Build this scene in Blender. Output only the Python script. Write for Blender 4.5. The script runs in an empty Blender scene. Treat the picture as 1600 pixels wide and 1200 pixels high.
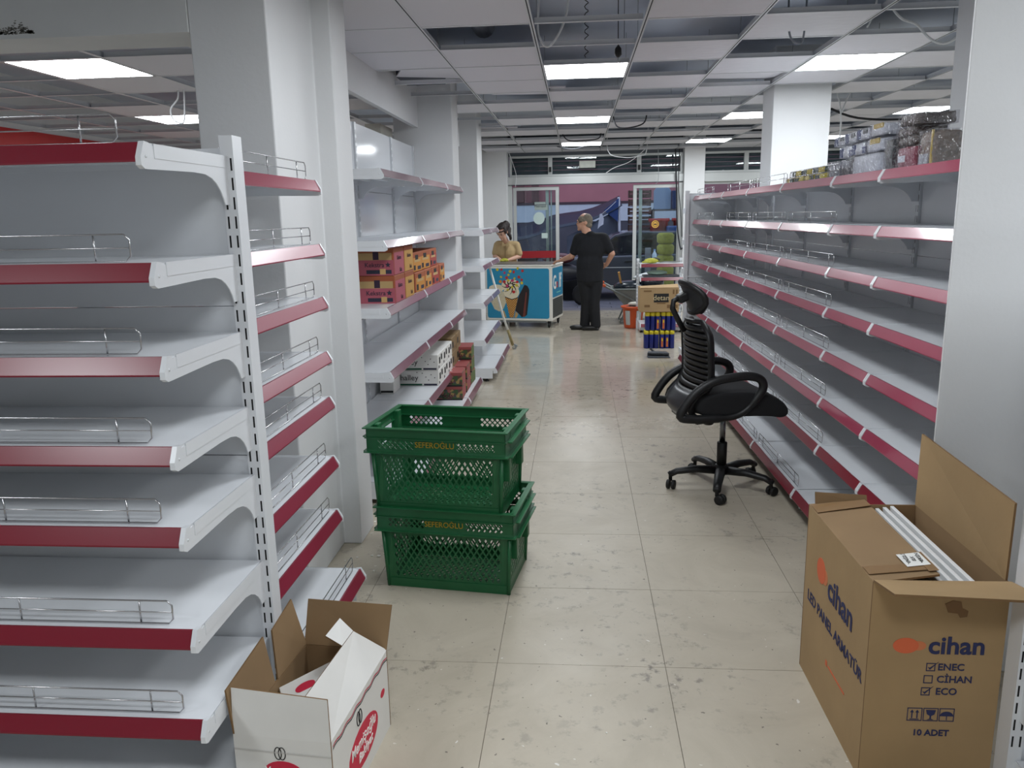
import bpy, bmesh, math, random
from mathutils import Vector, Matrix, Euler
random.seed(7)
R = math.radians
SC = bpy.context.scene
COL = SC.collection

# ------------------------------------------------------------------ camera
F_PX = 1244.1
PITCH, YAW, ROLL, CAM_Z = .2083, .0843, -.0196, 1.58
cam_d = bpy.data.cameras.new('camera'); cam = bpy.data.objects.new('camera', cam_d); COL.objects.link(cam)
cam_d.sensor_width = 36.0; cam_d.lens = F_PX / 1600 * 36.0; cam_d.clip_start = .05; cam_d.clip_end = 200
_fw = Vector((-math.sin(YAW)*math.cos(PITCH), math.cos(YAW)*math.cos(PITCH), -math.sin(PITCH)))
_r = Vector((math.cos(YAW), math.sin(YAW), 0)); _u = _r.cross(_fw)
_r2 = math.cos(ROLL)*_r + math.sin(ROLL)*_u; _u2 = -math.sin(ROLL)*_r + math.cos(ROLL)*_u
cam.matrix_world = Matrix(((_r2.x, _u2.x, -_fw.x, 0), (_r2.y, _u2.y, -_fw.y, 0), (_r2.z, _u2.z, -_fw.z, CAM_Z), (0, 0, 0, 1)))
SC.camera = cam

# ------------------------------------------------------------------ world: dusk sky
W = bpy.data.worlds.new('dusk'); SC.world = W; W.use_nodes = True
W.node_tree.nodes['Background'].inputs[0].default_value = (.42, .47, .62, 1)
W.node_tree.nodes['Background'].inputs[1].default_value = 1.5

# ------------------------------------------------------------------ exposure
SC.view_settings.view_transform = 'Standard'; SC.view_settings.look = 'None'
SC.view_settings.exposure = 0.36; SC.view_settings.gamma = 1.0; SC.view_settings.use_curve_mapping = False
SC.cycles.use_denoising = True
SC.cycles.max_bounces = 10; SC.cycles.diffuse_bounces = 5; SC.cycles.glossy_bounces = 4
SC.cycles.transparent_max_bounces = 12; SC.cycles.sample_clamp_indirect = 6
LED = 22.0            # emission of every LED panel in the ceiling

# ------------------------------------------------------------------ materials
def lin(c):
    c = c/255.0
    return c/12.92 if c <= .04045 else ((c+.055)/1.055)**2.4
def rgb(r, g, b): return (lin(r), lin(g), lin(b), 1)
MATS = {}
def mat(name, col, rough=.5, metal=0., coat=0., var=0., vscale=6., bump=0., bscale=40., spec=.5, coat_rough=.1, trans=0., emit=0., rvar=0., aniso=None):
    if name in MATS: return MATS[name]
    m = bpy.data.materials.new(name); m.use_nodes = True; nt = m.node_tree; b = nt.nodes['Principled BSDF']
    b.inputs['Base Color'].default_value = col; b.inputs['Roughness'].default_value = rough
    b.inputs['Metallic'].default_value = metal; b.inputs['Coat Weight'].default_value = coat
    b.inputs['Coat Roughness'].default_value = coat_rough; b.inputs['Specular IOR Level'].default_value = spec
    if emit:
        b.inputs['Emission Color'].default_value = col; b.inputs['Emission Strength'].default_value = emit
    if var or bump or rvar:
        tc = nt.nodes.new('ShaderNodeTexCoord'); n = nt.nodes.new('ShaderNodeTexNoise')
        n.inputs['Scale'].default_value = vscale; n.inputs['Detail'].default_value = 6
        nt.links.new(tc.outputs['Object'], n.inputs['Vector'])
        if var:
            cr = nt.nodes.new('ShaderNodeMapRange'); cr.inputs[1].default_value = .3; cr.inputs[2].default_value = .7
            cr.inputs[3].default_value = 1-var; cr.inputs[4].default_value = 1+var*.4
            mx = nt.nodes.new('ShaderNodeMix'); mx.data_type = 'RGBA'; mx.blend_type = 'MULTIPLY'; mx.inputs[0].default_value = 1
            mx.inputs[6].default_value = col
            nt.links.new(n.outputs[0], cr.inputs[0]); nt.links.new(cr.outputs[0], mx.inputs[7]); nt.links.new(mx.outputs[2], b.inputs['Base Color'])
        if rvar:
            rr = nt.nodes.new('ShaderNodeMapRange'); rr.inputs[1].default_value = .3; rr.inputs[2].default_value = .7
            rr.inputs[3].default_value = max(0, rough-rvar); rr.inputs[4].default_value = rough+rvar
            nt.links.new(n.outputs[0], rr.inputs[0]); nt.links.new(rr.outputs[0], b.inputs['Roughness'])
        if bump:
            n2 = nt.nodes.new('ShaderNodeTexNoise'); n2.inputs['Scale'].default_value = bscale; n2.inputs['Detail'].default_value = 4
            nt.links.new(tc.outputs['Object'], n2.inputs['Vector'])
            bp = nt.nodes.new('ShaderNodeBump'); bp.inputs['Strength'].default_value = bump; bp.inputs['Distance'].default_value = .01
            nt.links.new(n2.outputs[0], bp.inputs['Height']); nt.links.new(bp.outputs[0], b.inputs['Normal'])
    MATS[name] = m
    return m
def glass_mat(name, tint=(1, 1, 1, 1), base=.06):
    m = bpy.data.materials.new(name); m.use_nodes = True; nt = m.node_tree; nt.nodes.clear()
    o = nt.nodes.new('ShaderNodeOutputMaterial'); t = nt.nodes.new('ShaderNodeBsdfTransparent'); t.inputs[0].default_value = tint
    g = nt.nodes.new('ShaderNodeBsdfGlossy'); g.inputs['Roughness'].default_value = .01
    f = nt.nodes.new('ShaderNodeFresnel'); f.inputs[0].default_value = 1.5
    mx = nt.nodes.new('ShaderNodeMixShader')
    nt.links.new(f.outputs[0], mx.inputs[0]); nt.links.new(t.outputs[0], mx.inputs[1]); nt.links.new(g.outputs[0], mx.inputs[2]); nt.links.new(mx.outputs[0], o.inputs[0])
    MATS[name] = m
    return m
def film_mat(name, tint, amount=.35, rough=.12):       # clear wrinkled packing film over printed packs
    m = bpy.data.materials.new(name); m.use_nodes = True; nt = m.node_tree; nt.nodes.clear()
    o = nt.nodes.new('ShaderNodeOutputMaterial'); t = nt.nodes.new('ShaderNodeBsdfTransparent'); t.inputs[0].default_value = tint
    g = nt.nodes.new('ShaderNodeBsdfGlossy'); g.inputs['Roughness'].default_value = rough
    tc = nt.nodes.new('ShaderNodeTexCoord'); n = nt.nodes.new('ShaderNodeTexNoise'); n.inputs['Scale'].default_value = 30; n.inputs['Detail'].default_value = 3
    bp = nt.nodes.new('ShaderNodeBump'); bp.inputs['Strength'].default_value = .9; bp.inputs['Distance'].default_value = .03
    nt.links.new(tc.outputs['Object'], n.inputs['Vector']); nt.links.new(n.outputs[0], bp.inputs['Height']); nt.links.new(bp.outputs[0], g.inputs['Normal'])
    mx = nt.nodes.new('ShaderNodeMixShader'); mx.inputs[0].default_value = amount
    nt.links.new(t.outputs[0], mx.inputs[1]); nt.links.new(g.outputs[0], mx.inputs[2]); nt.links.new(mx.outputs[0], o.inputs[0])
    MATS[name] = m
    return m

paint = mat('wall_paint', rgb(218, 219, 220), .6, var=.04, vscale=2.2, bump=.06, bscale=60)
paint_dirty = mat('beam_paint', rgb(212, 213, 212), .65, var=.08, vscale=3)
steel_white = mat('powder_coat_white', rgb(224, 227, 231), .24, var=.03, vscale=3)
steel_gloss = mat('powder_coat_gloss', rgb(224, 227, 231), .12, coat=.4)
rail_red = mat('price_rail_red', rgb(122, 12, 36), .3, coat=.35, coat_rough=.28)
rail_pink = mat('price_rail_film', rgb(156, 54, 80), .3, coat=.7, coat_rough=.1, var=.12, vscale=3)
rail_mauve = mat('price_rail_mauve', rgb(128, 74, 92), .3, coat=1., coat_rough=.08, var=.15, vscale=5)
chrome = mat('chrome_wire', rgb(190, 190, 192), .22, metal=1)
black_pl = mat('black_plastic', rgb(15, 16, 18), .48, var=.2, vscale=15)
black_fab = mat('black_fabric', rgb(14, 15, 19), .85)
rubber = mat('black_rubber', rgb(18, 18, 19), .6)
alu = mat('door_aluminium', rgb(196, 199, 198), .38, metal=.35)
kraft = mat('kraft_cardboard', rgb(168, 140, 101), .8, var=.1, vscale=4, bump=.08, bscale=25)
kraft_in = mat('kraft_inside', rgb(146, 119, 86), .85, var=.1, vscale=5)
kraft_edge = mat('kraft_edge', rgb(120, 92, 60), .9)
carton_w = mat('white_carton', rgb(222, 221, 217), .6, var=.06, vscale=5)
ink_navy = mat('ink_navy', rgb(38, 44, 86), .7)
ink_black = mat('ink_black', rgb(24, 23, 24), .7)
ink_red = mat('ink_red', rgb(196, 30, 62), .6)
ink_orange = mat('ink_orange', rgb(214, 104, 66), .75)
ink_white = mat('ink_white', rgb(236, 236, 232), .6)
green_pl = mat('green_plastic', rgb(28, 98, 58), .35, var=.12, vscale=7)
yellow_ink = mat('yellow_paint', rgb(170, 140, 30), .6)
white_pl = mat('white_plastic', rgb(232, 233, 233), .35)
tin = mat('galvanised', rgb(150, 156, 160), .45, metal=.6, var=.1)
slab_m = mat('slab_plaster', rgb(186, 194, 208), .8, var=.12, vscale=1.2)
tee_m = mat('grid_white', rgb(206, 208, 212), .4)
dark_m = mat('dark_gap', rgb(40, 44, 52), .8)
glass = glass_mat('clear_glass', (.86, .93, .93, 1))

# ------------------------------------------------------------------ mesh helpers
class MB:
    def __init__(s): s.v = []; s.f = []; s.mi = []; s.sm = []; s.mats = []
    def _m(s, m):
        if m is None: return 0
        if m not in s.mats: s.mats.append(m)
        return s.mats.index(m)
    def add(s, vs, fs, m=None, smooth=False):
        o = len(s.v); i = s._m(m); s.v += [tuple(v) for v in vs]
        for f in fs: s.f.append([o+k for k in f]); s.mi.append(i); s.sm.append(smooth)
        return s
    def box(s, x0, x1, y0, y1, z0, z1, m=None):
        return s.add([(x0,y0,z0),(x1,y0,z0),(x1,y1,z0),(x0,y1,z0),(x0,y0,z1),(x1,y0,z1),(x1,y1,z1),(x0,y1,z1)],
                     [(3,2,1,0),(4,5,6,7),(0,1,5,4),(1,2,6,5),(2,3,7,6),(3,0,4,7)], m)
    def obox(s, c, sx, sy, sz, rot=(0,0,0), m=None):
        M4 = Euler(rot).to_matrix(); c = Vector(c)
        vs = [c + M4 @ Vector((a*sx/2, b*sy/2, d*sz/2)) for d in (-1,1) for a, b in ((-1,-1),(1,-1),(1,1),(-1,1))]
        return s.add(vs, [(3,2,1,0),(4,5,6,7),(0,1,5,4),(1,2,6,5),(2,3,7,6),(3,0,4,7)], m)
    def prism(s, poly, axis, a, b, m=None, smooth=False):
        """poly: 2D points; axis 'x': (y,z) extruded in x; 'y': (x,z); 'z': (x,y)"""
        def P(p, t): return {'x': (t, p[0], p[1]), 'y': (p[0], t, p[1]), 'z': (p[0], p[1], t)}[axis]
        n = len(poly); vs = [P(p, a) for p in poly] + [P(p, b) for p in poly]
        fs = [tuple(range(n))[::-1], tuple(range(n, 2*n))] + [(i, (i+1) % n, n+(i+1) % n, n+i) for i in range(n)]
        return s.add(vs, fs, m, smooth)
    def strip(s, prof, axis, a, b, th=None, m=None):
        """open profile (list of 2D points) swept along axis"""
        def P(p, t): return {'x': (t, p[0], p[1]), 'y': (p[0], t, p[1]), 'z': (p[0], p[1], t)}[axis]
        n = len(prof); vs = [P(p, a) for p in prof] + [P(p, b) for p in prof]
        return s.add(vs, [(i, i+1, n+i+1, n+i) for i in range(n-1)], m)
    def tube(s, pts, r, n=8, m=None, closed=False, caps=True, sx=1., sy=1.):
        pts = [Vector(p) for p in pts]; N = len(pts); rr = r if isinstance(r, (list, tuple)) else [r]*N
        vs = []; up = None
        for i, p in enumerate(pts):
            if closed: t = (pts[(i+1) % N]-pts[i-1])
            else: t = pts[min(i+1, N-1)]-pts[max(i-1, 0)]
            t.normalize()
            if up is None:
                up = Vector((0, 0, 1)) if abs(t.z) < .9 else Vector((1, 0, 0))
            a = t.cross(up); a.normalize(); b = a.cross(t); b.normalize(); up = b
            for k in range(n):
                th = 2*math.pi*k/n
                vs.append(p + a*math.cos(th)*rr[i]*sx + b*math.sin(th)*rr[i]*sy)
        fs = []
        for i in range(N if closed else N-1):
            j = (i+1) % N
            for k in range(n):
                fs.append((i*n+k, i*n+(k+1) % n, j*n+(k+1) % n, j*n+k))
        if caps and not closed: fs += [tuple(range(n))[::-1], tuple(range((N-1)*n, N*n))]
        return s.add(vs, fs, m, True)
    def lathe(s, prof, c=(0,0,0), n=16, m=None, axis='z', sx=1., sy=1., smooth=True):
        """prof: list of (radius, height)"""
        vs = []; c = Vector(c)
        for r, h in prof:
            for k in range(n):
                th = 2*math.pi*k/n; a, b = r*math.cos(th)*sx, r*math.sin(th)*sy
                vs.append(c + Vector({'z': (a, b, h), 'y': (a, h, b), 'x': (h, a, b)}[axis]))
        N = len(prof)
        fs = [(i*n+k, i*n+(k+1) % n, (i+1)*n+(k+1) % n, (i+1)*n+k) for i in range(N-1) for k in range(n)]
        fs += [tuple(range(n))[::-1], tuple(range((N-1)*n, N*n))]
        return s.add(vs, fs, m, smooth)
    def ball(s, c, rx, ry=None, rz=None, n=12, m=None, rot=None):
        ry = ry or rx; rz = rz or rx; c = Vector(c); M4 = Euler(rot).to_matrix() if rot else Matrix.Identity(3)
        vs = []; h = n//2
        for i in range(1, h):
            ph = math.pi*i/h
            for k in range(n):
                th = 2*math.pi*k/n
                vs.append(c + M4 @ Vector((rx*math.sin(ph)*math.cos(th), ry*math.sin(ph)*math.sin(th), rz*math.cos(ph))))
        a = len(vs); vs += [c + M4 @ Vector((0, 0, rz)), c + M4 @ Vector((0, 0, -rz))]
        fs = [(i*n+k, (i+1)*n+k, (i+1)*n+(k+1) % n, i*n+(k+1) % n) for i in range(h-2) for k in range(n)]
        fs += [(a, k, (k+1) % n) for k in range(n)] + [(a+1, (h-2)*n+(k+1) % n, (h-2)*n+k) for k in range(n)]
        return s.add(vs, fs, m, True)
    def cap(s, a, b, ra, rb, n=12, m=None):      # tapered capsule
        s.tube([a, b], [ra, rb], n, m); s.ball(a, ra, n=n, m=m); s.ball(b, rb, n=n, m=m); return s
    def poly(s, pts, m=None): return s.add(pts, [tuple(range(len(pts)))], m)
    def mesh(s, name, m=None):
        me = bpy.data.meshes.new(name); me.from_pydata(s.v, [], s.f)
        for q in ([m] if m and not s.mats else s.mats): me.materials.append(q)
        me.polygons.foreach_set('material_index', s.mi); me.polygons.foreach_set('use_smooth', s.sm)
        me.update(); return me
    def build(s, name, m=None, parent=None, bevel=0., seg=2, loc=None, fix=False):
        me = s.mesh(name, m)
        if bevel or fix:
            bm = bmesh.new(); bm.from_mesh(me)
            bmesh.ops.remove_doubles(bm, verts=bm.verts, dist=1e-5)
            bmesh.ops.recalc_face_normals(bm, faces=bm.faces)
            if bevel:
                es = [e for e in bm.edges if len(e.link_faces) == 2 and e.calc_face_angle(0) > .5]
                bmesh.ops.bevel(bm, geom=es, offset=bevel, segments=seg, affect='EDGES', profile=.5, clamp_overlap=True)
            bm.to_mesh(me); bm.free()
        return link(name, me, parent, loc)
def link(name, me, parent=None, loc=None):
    o = bpy.data.objects.new(name, me); COL.objects.link(o)
    if parent: o.parent = parent
    if loc: o.location = loc
    return o
def tag(o, label=None, cat=None, group=None, kind=None):
    if label: o['label'] = label
    if cat: o['category'] = cat
    if group: o['group'] = group
    if kind: o['kind'] = kind
    return o
def thing(name, label, cat, loc=(0,0,0), rz=0, group=None):
    o = bpy.data.objects.new(name, None); COL.objects.link(o); o.location = loc; o.rotation_euler = (0, 0, rz)
    return tag(o, label, cat, group)
def struct(o): o['kind'] = 'structure'; return o
def copy_tree(o, parent=None):
    c = o.copy(); COL.objects.link(c); c.parent = parent
    for ch in list(o.children): copy_tree(ch, c)
    return c
def text(s, size, parent, m, loc, rot, name='lettering', align='CENTER', shear=0., sx=1., extrude=.0006, bold=0.):
    cu = bpy.data.curves.new(name, 'FONT'); cu.body = s; cu.size = size; cu.align_x = align; cu.align_y = 'CENTER'
    cu.extrude = extrude; cu.shear = shear; cu.offset = bold; cu.resolution_u = 3; cu.materials.append(m)
    tmp = bpy.data.objects.new('tmp_text', cu); me = bpy.data.meshes.new_from_object(tmp); me.name = name
    if not me.materials: me.materials.append(m)
    bpy.data.objects.remove(tmp); bpy.data.curves.remove(cu)
    o = bpy.data.objects.new(name, me); COL.objects.link(o); o.parent = parent
    o.location = loc; o.rotation_euler = rot; o.scale = (sx, 1, 1)
    return o
ROT_F = (R(90), 0, 0)              # text on a face that looks to -y
ROT_R = (R(90), 0, R(90))          # text on a face that looks to +x
ROT_L = (R(90), 0, R(-90))         # text on a face that looks to -x
def ellipse(cx, cy, rx, ry, n=24, rot=0.):
    return [(cx+rx*math.cos(t)*math.cos(rot)-ry*math.sin(t)*math.sin(rot), cy+rx*math.cos(t)*math.sin(rot)+ry*math.sin(t)*math.cos(rot)) for t in (2*math.pi*k/n for k in range(n))]
# ================================================================== THE SETTING
ZC = 2.57                      # height of the suspended ceiling grid
# ---- floor: porcelain tiles laid in grout
def floor_mat():
    m = bpy.data.materials.new('porcelain_tile'); m.use_nodes = True; nt = m.node_tree; b = nt.nodes['Principled BSDF']; L = nt.links.new
    geo = nt.nodes.new('ShaderNodeNewGeometry'); oi = nt.nodes.new('ShaderNodeObjectInfo')
    def noise(sc, det=5, rough=.6, dist=0.):
        n = nt.nodes.new('ShaderNodeTexNoise'); n.inputs['Scale'].default_value = sc; n.inputs['Detail'].default_value = det
        n.inputs['Roughness'].default_value = rough; n.inputs['Distortion'].default_value = dist; L(geo.outputs['Position'], n.inputs['Vector']); return n
    def ramp(src, a, b_, lo, hi):
        r = nt.nodes.new('ShaderNodeMapRange'); r.clamp = True
        for i, v in enumerate((a, b_, lo, hi)): r.inputs[i+1].default_value = v
        L(src, r.inputs[0]); return r.outputs[0]
    def mixc(fac, A, B):
        x = nt.nodes.new('ShaderNodeMix'); x.data_type = 'RGBA'
        if isinstance(fac, float): x.inputs[0].default_value = fac
        else: L(fac, x.inputs[0])
        for i, q in ((6, A), (7, B)):
            if isinstance(q, tuple): x.inputs[i].default_value = q
            else: L(q, x.inputs[i])
        return x.outputs[2]
    def mul(a, c):
        x = nt.nodes.new('ShaderNodeMath'); x.operation = 'MULTIPLY'; L(a, x.inputs[0])
        if isinstance(c, float): x.inputs[1].default_value = c
        else: L(c, x.inputs[1])
        return x.outputs[0]
    veins = noise(2.4, 8, .65, 1.6)
    c = mixc(ramp(veins.outputs[0], .35, .65, 0, 1), rgb(186, 177, 160), rgb(174, 165, 148))
    c = mixc(ramp(oi.outputs['Random'], 0, 1, 0, .12), c, rgb(196, 188, 173))
    dirt_zone = ramp(noise(1.1, 3).outputs[0], .42, .62, 0, 1)
    smut = ramp(noise(14, 6, .72).outputs[0], .55, .64, 0, 1)
    c = mixc(mul(mul(smut, dirt_zone), .8), c, rgb(104, 98, 92))
    speck = ramp(noise(46, 2, .5).outputs[0], .715, .735, 0, 1)
    c = mixc(mul(speck, .75), c, rgb(70, 64, 58))
    white = ramp(noise(38, 2, .5, .4).outputs[0], .74, .76, 0, 1)
    c = mixc(mul(white, .6), c, rgb(236, 236, 232))
    L(c, b.inputs['Base Color'])
    # dusty underfoot, mopped clean towards the door
    sx = nt.nodes.new('ShaderNodeSeparateXYZ'); L(geo.outputs['Position'], sx.inputs[0])
    dust = ramp(sx.outputs[1], 4.6, 7.0, .34, .0)
    ad = nt.nodes.new('ShaderNodeMath'); L(dust, ad.inputs[0]); L(ramp(noise(3.2, 6, .7).outputs[0], .35, .68, .07, .18), ad.inputs[1]); L(ad.outputs[0], b.inputs['Roughness'])
    b.inputs['Specular IOR Level'].default_value = .55
    return m
tile_m = floor_mat()
grout = mat('grout', rgb(120, 112, 100), .9, var=.2, vscale=8)
fl = struct(MB().box(-5.1, 6.1, -2.6, 13.4, -.12, -.0035).build('floor', mat('floor_screed', rgb(176, 170, 156), .5, var=.1, vscale=1.5)))
gr = MB().box(-1.495, 2.11, -.41, 13.395, -.0034, -.0022).build('grout_bed', grout, fl)
tm = MB().box(-.2988, .2988, -.2988, .2988, -.0022, 0).mesh('floor_tile', tile_m)
for i in range(-2, 4):
    for j in range(-5, 18):
        link('floor_tile', tm, fl, (-.2918+.6*i+.3, 2.5918+.6*j+.3, random.uniform(-.0002, .0002)))
# plaster crumbs and chips lying along the pillar foot and the aisle
cr = MB()
for k in range(90):
    if k < 62: x, y = random.uniform(-1.12, -.86), random.uniform(3.3, 4.6)
    else: x, y = random.uniform(-.5, .7), random.uniform(2.2, 6)
    a = random.uniform(.002, .012 if k < 62 else .005); t = random.uniform(0, 3)
    cr.obox((x, y, a*.25), a*1.5, a, a*.5, (0, 0, t))
tag(cr.build('plaster_crumbs', mat('plaster_chips', rgb(226, 224, 216), .9)), 'white plaster crumbs scattered on the floor along the pillar foot', 'debris', kind='stuff')

# ---- slab and suspended ceiling
ceil = struct(MB().box(-5.1, 6.1, -2.6, 13.6, 2.88, 3.1).build('ceiling', slab_m))
CX0, CY0 = -.8406, 4.506
wave_m = bpy.data.materials.new('ceiling_tile_pvc'); wave_m.use_nodes = True
_nt = wave_m.node_tree; _b = _nt.nodes['Principled BSDF']; _b.inputs['Base Color'].default_value = rgb(214, 213, 220); _b.inputs['Roughness'].default_value = .55
_tc = _nt.nodes.new('ShaderNodeTexCoord'); _mp = _nt.nodes.new('ShaderNodeMapping'); _mp.inputs['Scale'].default_value = (9, 16, 1); _mp.inputs['Rotation'].default_value = (0, 0, .6)
_ck = _nt.nodes.new('ShaderNodeTexVoronoi'); _ck.inputs['Scale'].default_value = 1.0; _bp = _nt.nodes.new('ShaderNodeBump'); _bp.inputs['Strength'].default_value = .35; _bp.inputs['Distance'].default_value = .012
_nt.links.new(_tc.outputs['Object'], _mp.inputs[0]); _nt.links.new(_mp.outputs[0], _ck.inputs['Vector']); _nt.links.new(_ck.outputs[0], _bp.inputs['Height']); _nt.links.new(_bp.outputs[0], _b.inputs['Normal'])
plain_tile = mat('ceiling_tile_plain', rgb(212, 211, 218), .6)
LEDS = {(c, j) for c in (1, 4, 7) for j in (-8, -3, 2, 7, 12)} - {(4, -3), (4, -8)} | {(4, -6)}  # one unseen panel right of the camera is added to brighten the near wall
MISS = {1: {-2, -1, 0, 1, 3, 5, 8, 10, 13}, 0: {0, 4, 6, 8, 10, 12}, -1: {2, 3, 4, 6, 8, 10, 12}, 2: {0, 2, 4, 6, 7, 9, 11, 13},
        3: {-1, 1, 3, 5, 7, 9, 11, 13}, 4: {0, 4, 6, 9, 11, 13}, 5: {1, 3, 5, 7, 8, 10, 12}, 6: {0, 2, 4, 6, 9, 11, 13}, 7: {1, 3, 5, 8, 10, 13}, 8: {2, 4, 6, 7, 9, 12}}
tmesh = {k: MB().box(-.293, .293, -.293, .293, .002, .012).mesh('ceiling_tile', k) for k in (wave_m, plain_tile)}
tee_x = MB().box(-.285, .285, -.012, .012, 0, .002).box(-.285, .285, -.002, .002, .002, .03).mesh('cross_tee', tee_m)
PIL = [(-1.47, -1.05, 3.1, 3.87), (1.59, 2.07, 7.0, 7.4), (1.16, 2.41, 2.6, 3.0), (-1.5, -1.08, 7.14, 7.51), (-1.5, -1.1, 9.09, 9.54), (1.79, 2.22, 3.84, 4.25), (-5, -1.43, -3, 14)]
def blocked(x0, x1, y0, y1): return any(x0 < d[1]-.02 and x1 > d[0]+.02 and y0 < d[3]-.02 and y1 > d[2]+.02 for d in PIL)
ROWS = range(-9, 15)
for c in range(-1, 9):
    run = MB().box(-.012, .012, CY0-9*.6, 13.38, 0, .002).box(-.002, .002, CY0-9*.6, 13.38, .002, .035)
    o = run.build('main_runner', tee_m, ceil); o.location = (CX0+.6*c, 0, ZC)
    MB().box(-.003, .003, CY0-9*.6, 13.38, -.0006, .0002).build('reveal_groove', dark_m, o)
    for j in ROWS:
        x, y = CX0+.6*c+.3, CY0+.6*j+.3
        if j > -9 and y < 13.5: link('cross_tee', tee_x, ceil, (x, y-.3, ZC))
        if (c, j) in LEDS or j in MISS.get(c, ()) or y > 13.3 or blocked(x-.3, x+.3, y-.3, y+.3): continue
        o = link('ceiling_tile', tmesh[wave_m if c >= 2 else plain_tile], ceil, (x, y, ZC+random.uniform(0, .0015)))
        o.rotation_euler = (0, 0, random.choice((0, math.pi)))
# some tiles lie pushed aside on the grid
for x, y, rz in ((-.42, 7.1, .12), (.72, 8.35, .1), (-1.0, 6.1, .3), (-.4, 9.3, -.12), (1.3, 6.62, .25), (-1.02, 10.0, .1)):
    o = link('ceiling_tile', tmesh[plain_tile], ceil, (x, y, ZC+.037)); o.rotation_euler = (R(3), 0, rz)
# hangers
hg = MB()
for c in range(-1, 9):
    for j in range(-3, 14, 2): hg.box(CX0+.6*c-.0015, CX0+.6*c+.0015, CY0+.6*j-.0015, CY0+.6*j+.0015, ZC+.03, 2.88)
hg.build('hanger_wires', tin, ceil)['kind'] = 'stuff'
# lower grid over the side room on the left
ZL = 2.47
for k in range(6):
    o = MB().box(-.014, .014, 3.36, 13.3, 0, .002).box(-.003, .003, 3.36, 13.3, .002, .035).build('main_runner', tee_m, ceil); o.location = (-1.4-.6*(k+1), 0, ZL)
for k in range(6):
    for j in range(-1, 14):
        x, y = -1.7-.6*k, 4.45+.6*j
        if x > -5: link('cross_tee', tee_x, ceil, (x, y, ZL))
        if (k, j) in ((2, 1), (1, 0), (3, 3), (4, 6), (1, 5), (2, 8), (3, 10), (0, 3), (0, 6)): link('ceiling_tile', tmesh[plain_tile], ceil, (x, y+.3, ZL))

# ---- LED panels (the light of the place)
led_m = bpy.data.materials.new('led_diffuser'); led_m.use_nodes = True
_n = led_m.node_tree; _n.nodes.clear(); _o = _n.nodes.new('ShaderNodeOutputMaterial'); _e = _n.nodes.new('ShaderNodeEmission')
_e.inputs[0].default_value = (.915, .962, 1, 1); _e.inputs[1].default_value = LED; _n.links.new(_e.outputs[0], _o.inputs[0])
lf = MB()
for a in ((-.296, .296, -.296, -.28), (-.296, .296, .28, .296), (-.296, -.28, -.28, .28), (.28, .296, -.28, .28)): lf.box(*a, -.001, .012)
lf.box(-.28, .28, -.28, .28, .008, .012); lf_me = lf.mesh('frame', white_pl)
ld_me = MB().add([(-.28, -.28, .002), (.28, -.28, .002), (.28, .28, .002), (-.28, .28, .002)], [(3, 2, 1, 0)]).mesh('diffuser', led_m)
col_word = {1: 'over the aisle', 4: 'over the right-hand shelf run', 7: 'at the far right'}
row_word = {-8: 'behind the camera', -6: 'added right of the camera as fill', -3: 'just above the view', 2: 'nearest in view', 7: 'second in view', 12: 'last before the shop front'}
def led(x, y, z, label):
    t = thing('led_panel', label, 'ceiling light', (x, y, z), 0, 'square LED panels in the ceiling grid'); link('frame', lf_me, t); link('diffuser', ld_me, t)
for c, j in sorted(LEDS): led(CX0+.6*c+.3, CY0+.6*j+.3, ZC+.001, 'LED ceiling panel %s, %s' % (col_word[c], row_word[j]))
led(-2.9, 4.75, ZL+.001, 'large LED panel behind the top left beam, nearer one')
led(-3.5, 7.15, ZL+.001, 'LED panel beyond the left beam, farther one')
led(-2.3, 10.75, ZL+.001, 'LED panel deep in the side room behind the wall shelving')
led(-2.44, .006, ZC+.001, 'LED ceiling panel left of the camera behind the near shelves')

# ---- outer walls
struct(MB().box(-5.2, -5, -2.6, 13.6, -.12, 3.1).build('wall_left', paint))
rb = MB().box(-5, -4.985, 4.2, 10.6, 1.5, 2.42).build('red_band', mat('red_wall_panel', rgb(176, 22, 20), .3), bpy.data.objects['wall_left'])
struct(MB().box(6, 6.2, -2.6, 13.6, -.12, 3.1).build('wall_right', paint))
struct(MB().box(-5.1, 6.1, -2.8, -2.6, -.12, 3.1).build('wall_back', paint))
# ---- pillars and beams
def pillar(name, poly, z0=0., z1=2.98, m=paint):
    return struct(MB().prism(poly, 'z', z0, z1).build(name, m, bevel=.006, seg=2))
pillar('wall_pillar_1', [(-1.46, 3.11), (-1.158, 3.11), (-1.158, 3.633), (-1.07, 3.633), (-1.07, 3.87), (-1.46, 3.87)])
pillar('wall_pillar_2', [(-1.60, 7.15), (-1.082, 7.15), (-1.082, 7.5), (-1.60, 7.5)])
pillar('wall_pillar_3', [(-1.60, 9.1), (-1.105, 9.1), (-1.105, 9.53), (-1.60, 9.53)])
pillar('wall_pillar_4', [(1.60, 7.0), (2.06, 7.0), (2.06, 7.39), (1.60, 7.39)])
pillar('wall_pillar_5', [(1.165, 2.62), (2.4, 2.62), (2.4, 3.0), (1.72, 3.0), (1.72, 2.72), (1.208, 2.72)])
pillar('wall_pillar_6', [(1.80, 3.86), (2.2, 3.86), (2.2, 4.22), (1.80, 4.22)])
bm_l = struct(MB().box(-5, -1.46, 3.1, 3.35, 2.28, 2.98).build('wall_beam_left', paint_dirty))
pt = MB()          # scuffed patch of stripped paint on the beam
for k in range(260):
    u = random.uniform(-1, 1); x = -2.14 + u*.07; z = 2.297 + abs(random.gauss(0, .016))*(1.3-abs(u)) ; a = random.uniform(.0012, .0038)
    pt.obox((x, 3.0995, z), a*2.4, .0008, a, (0, random.uniform(-.4, .4), 0))
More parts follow.
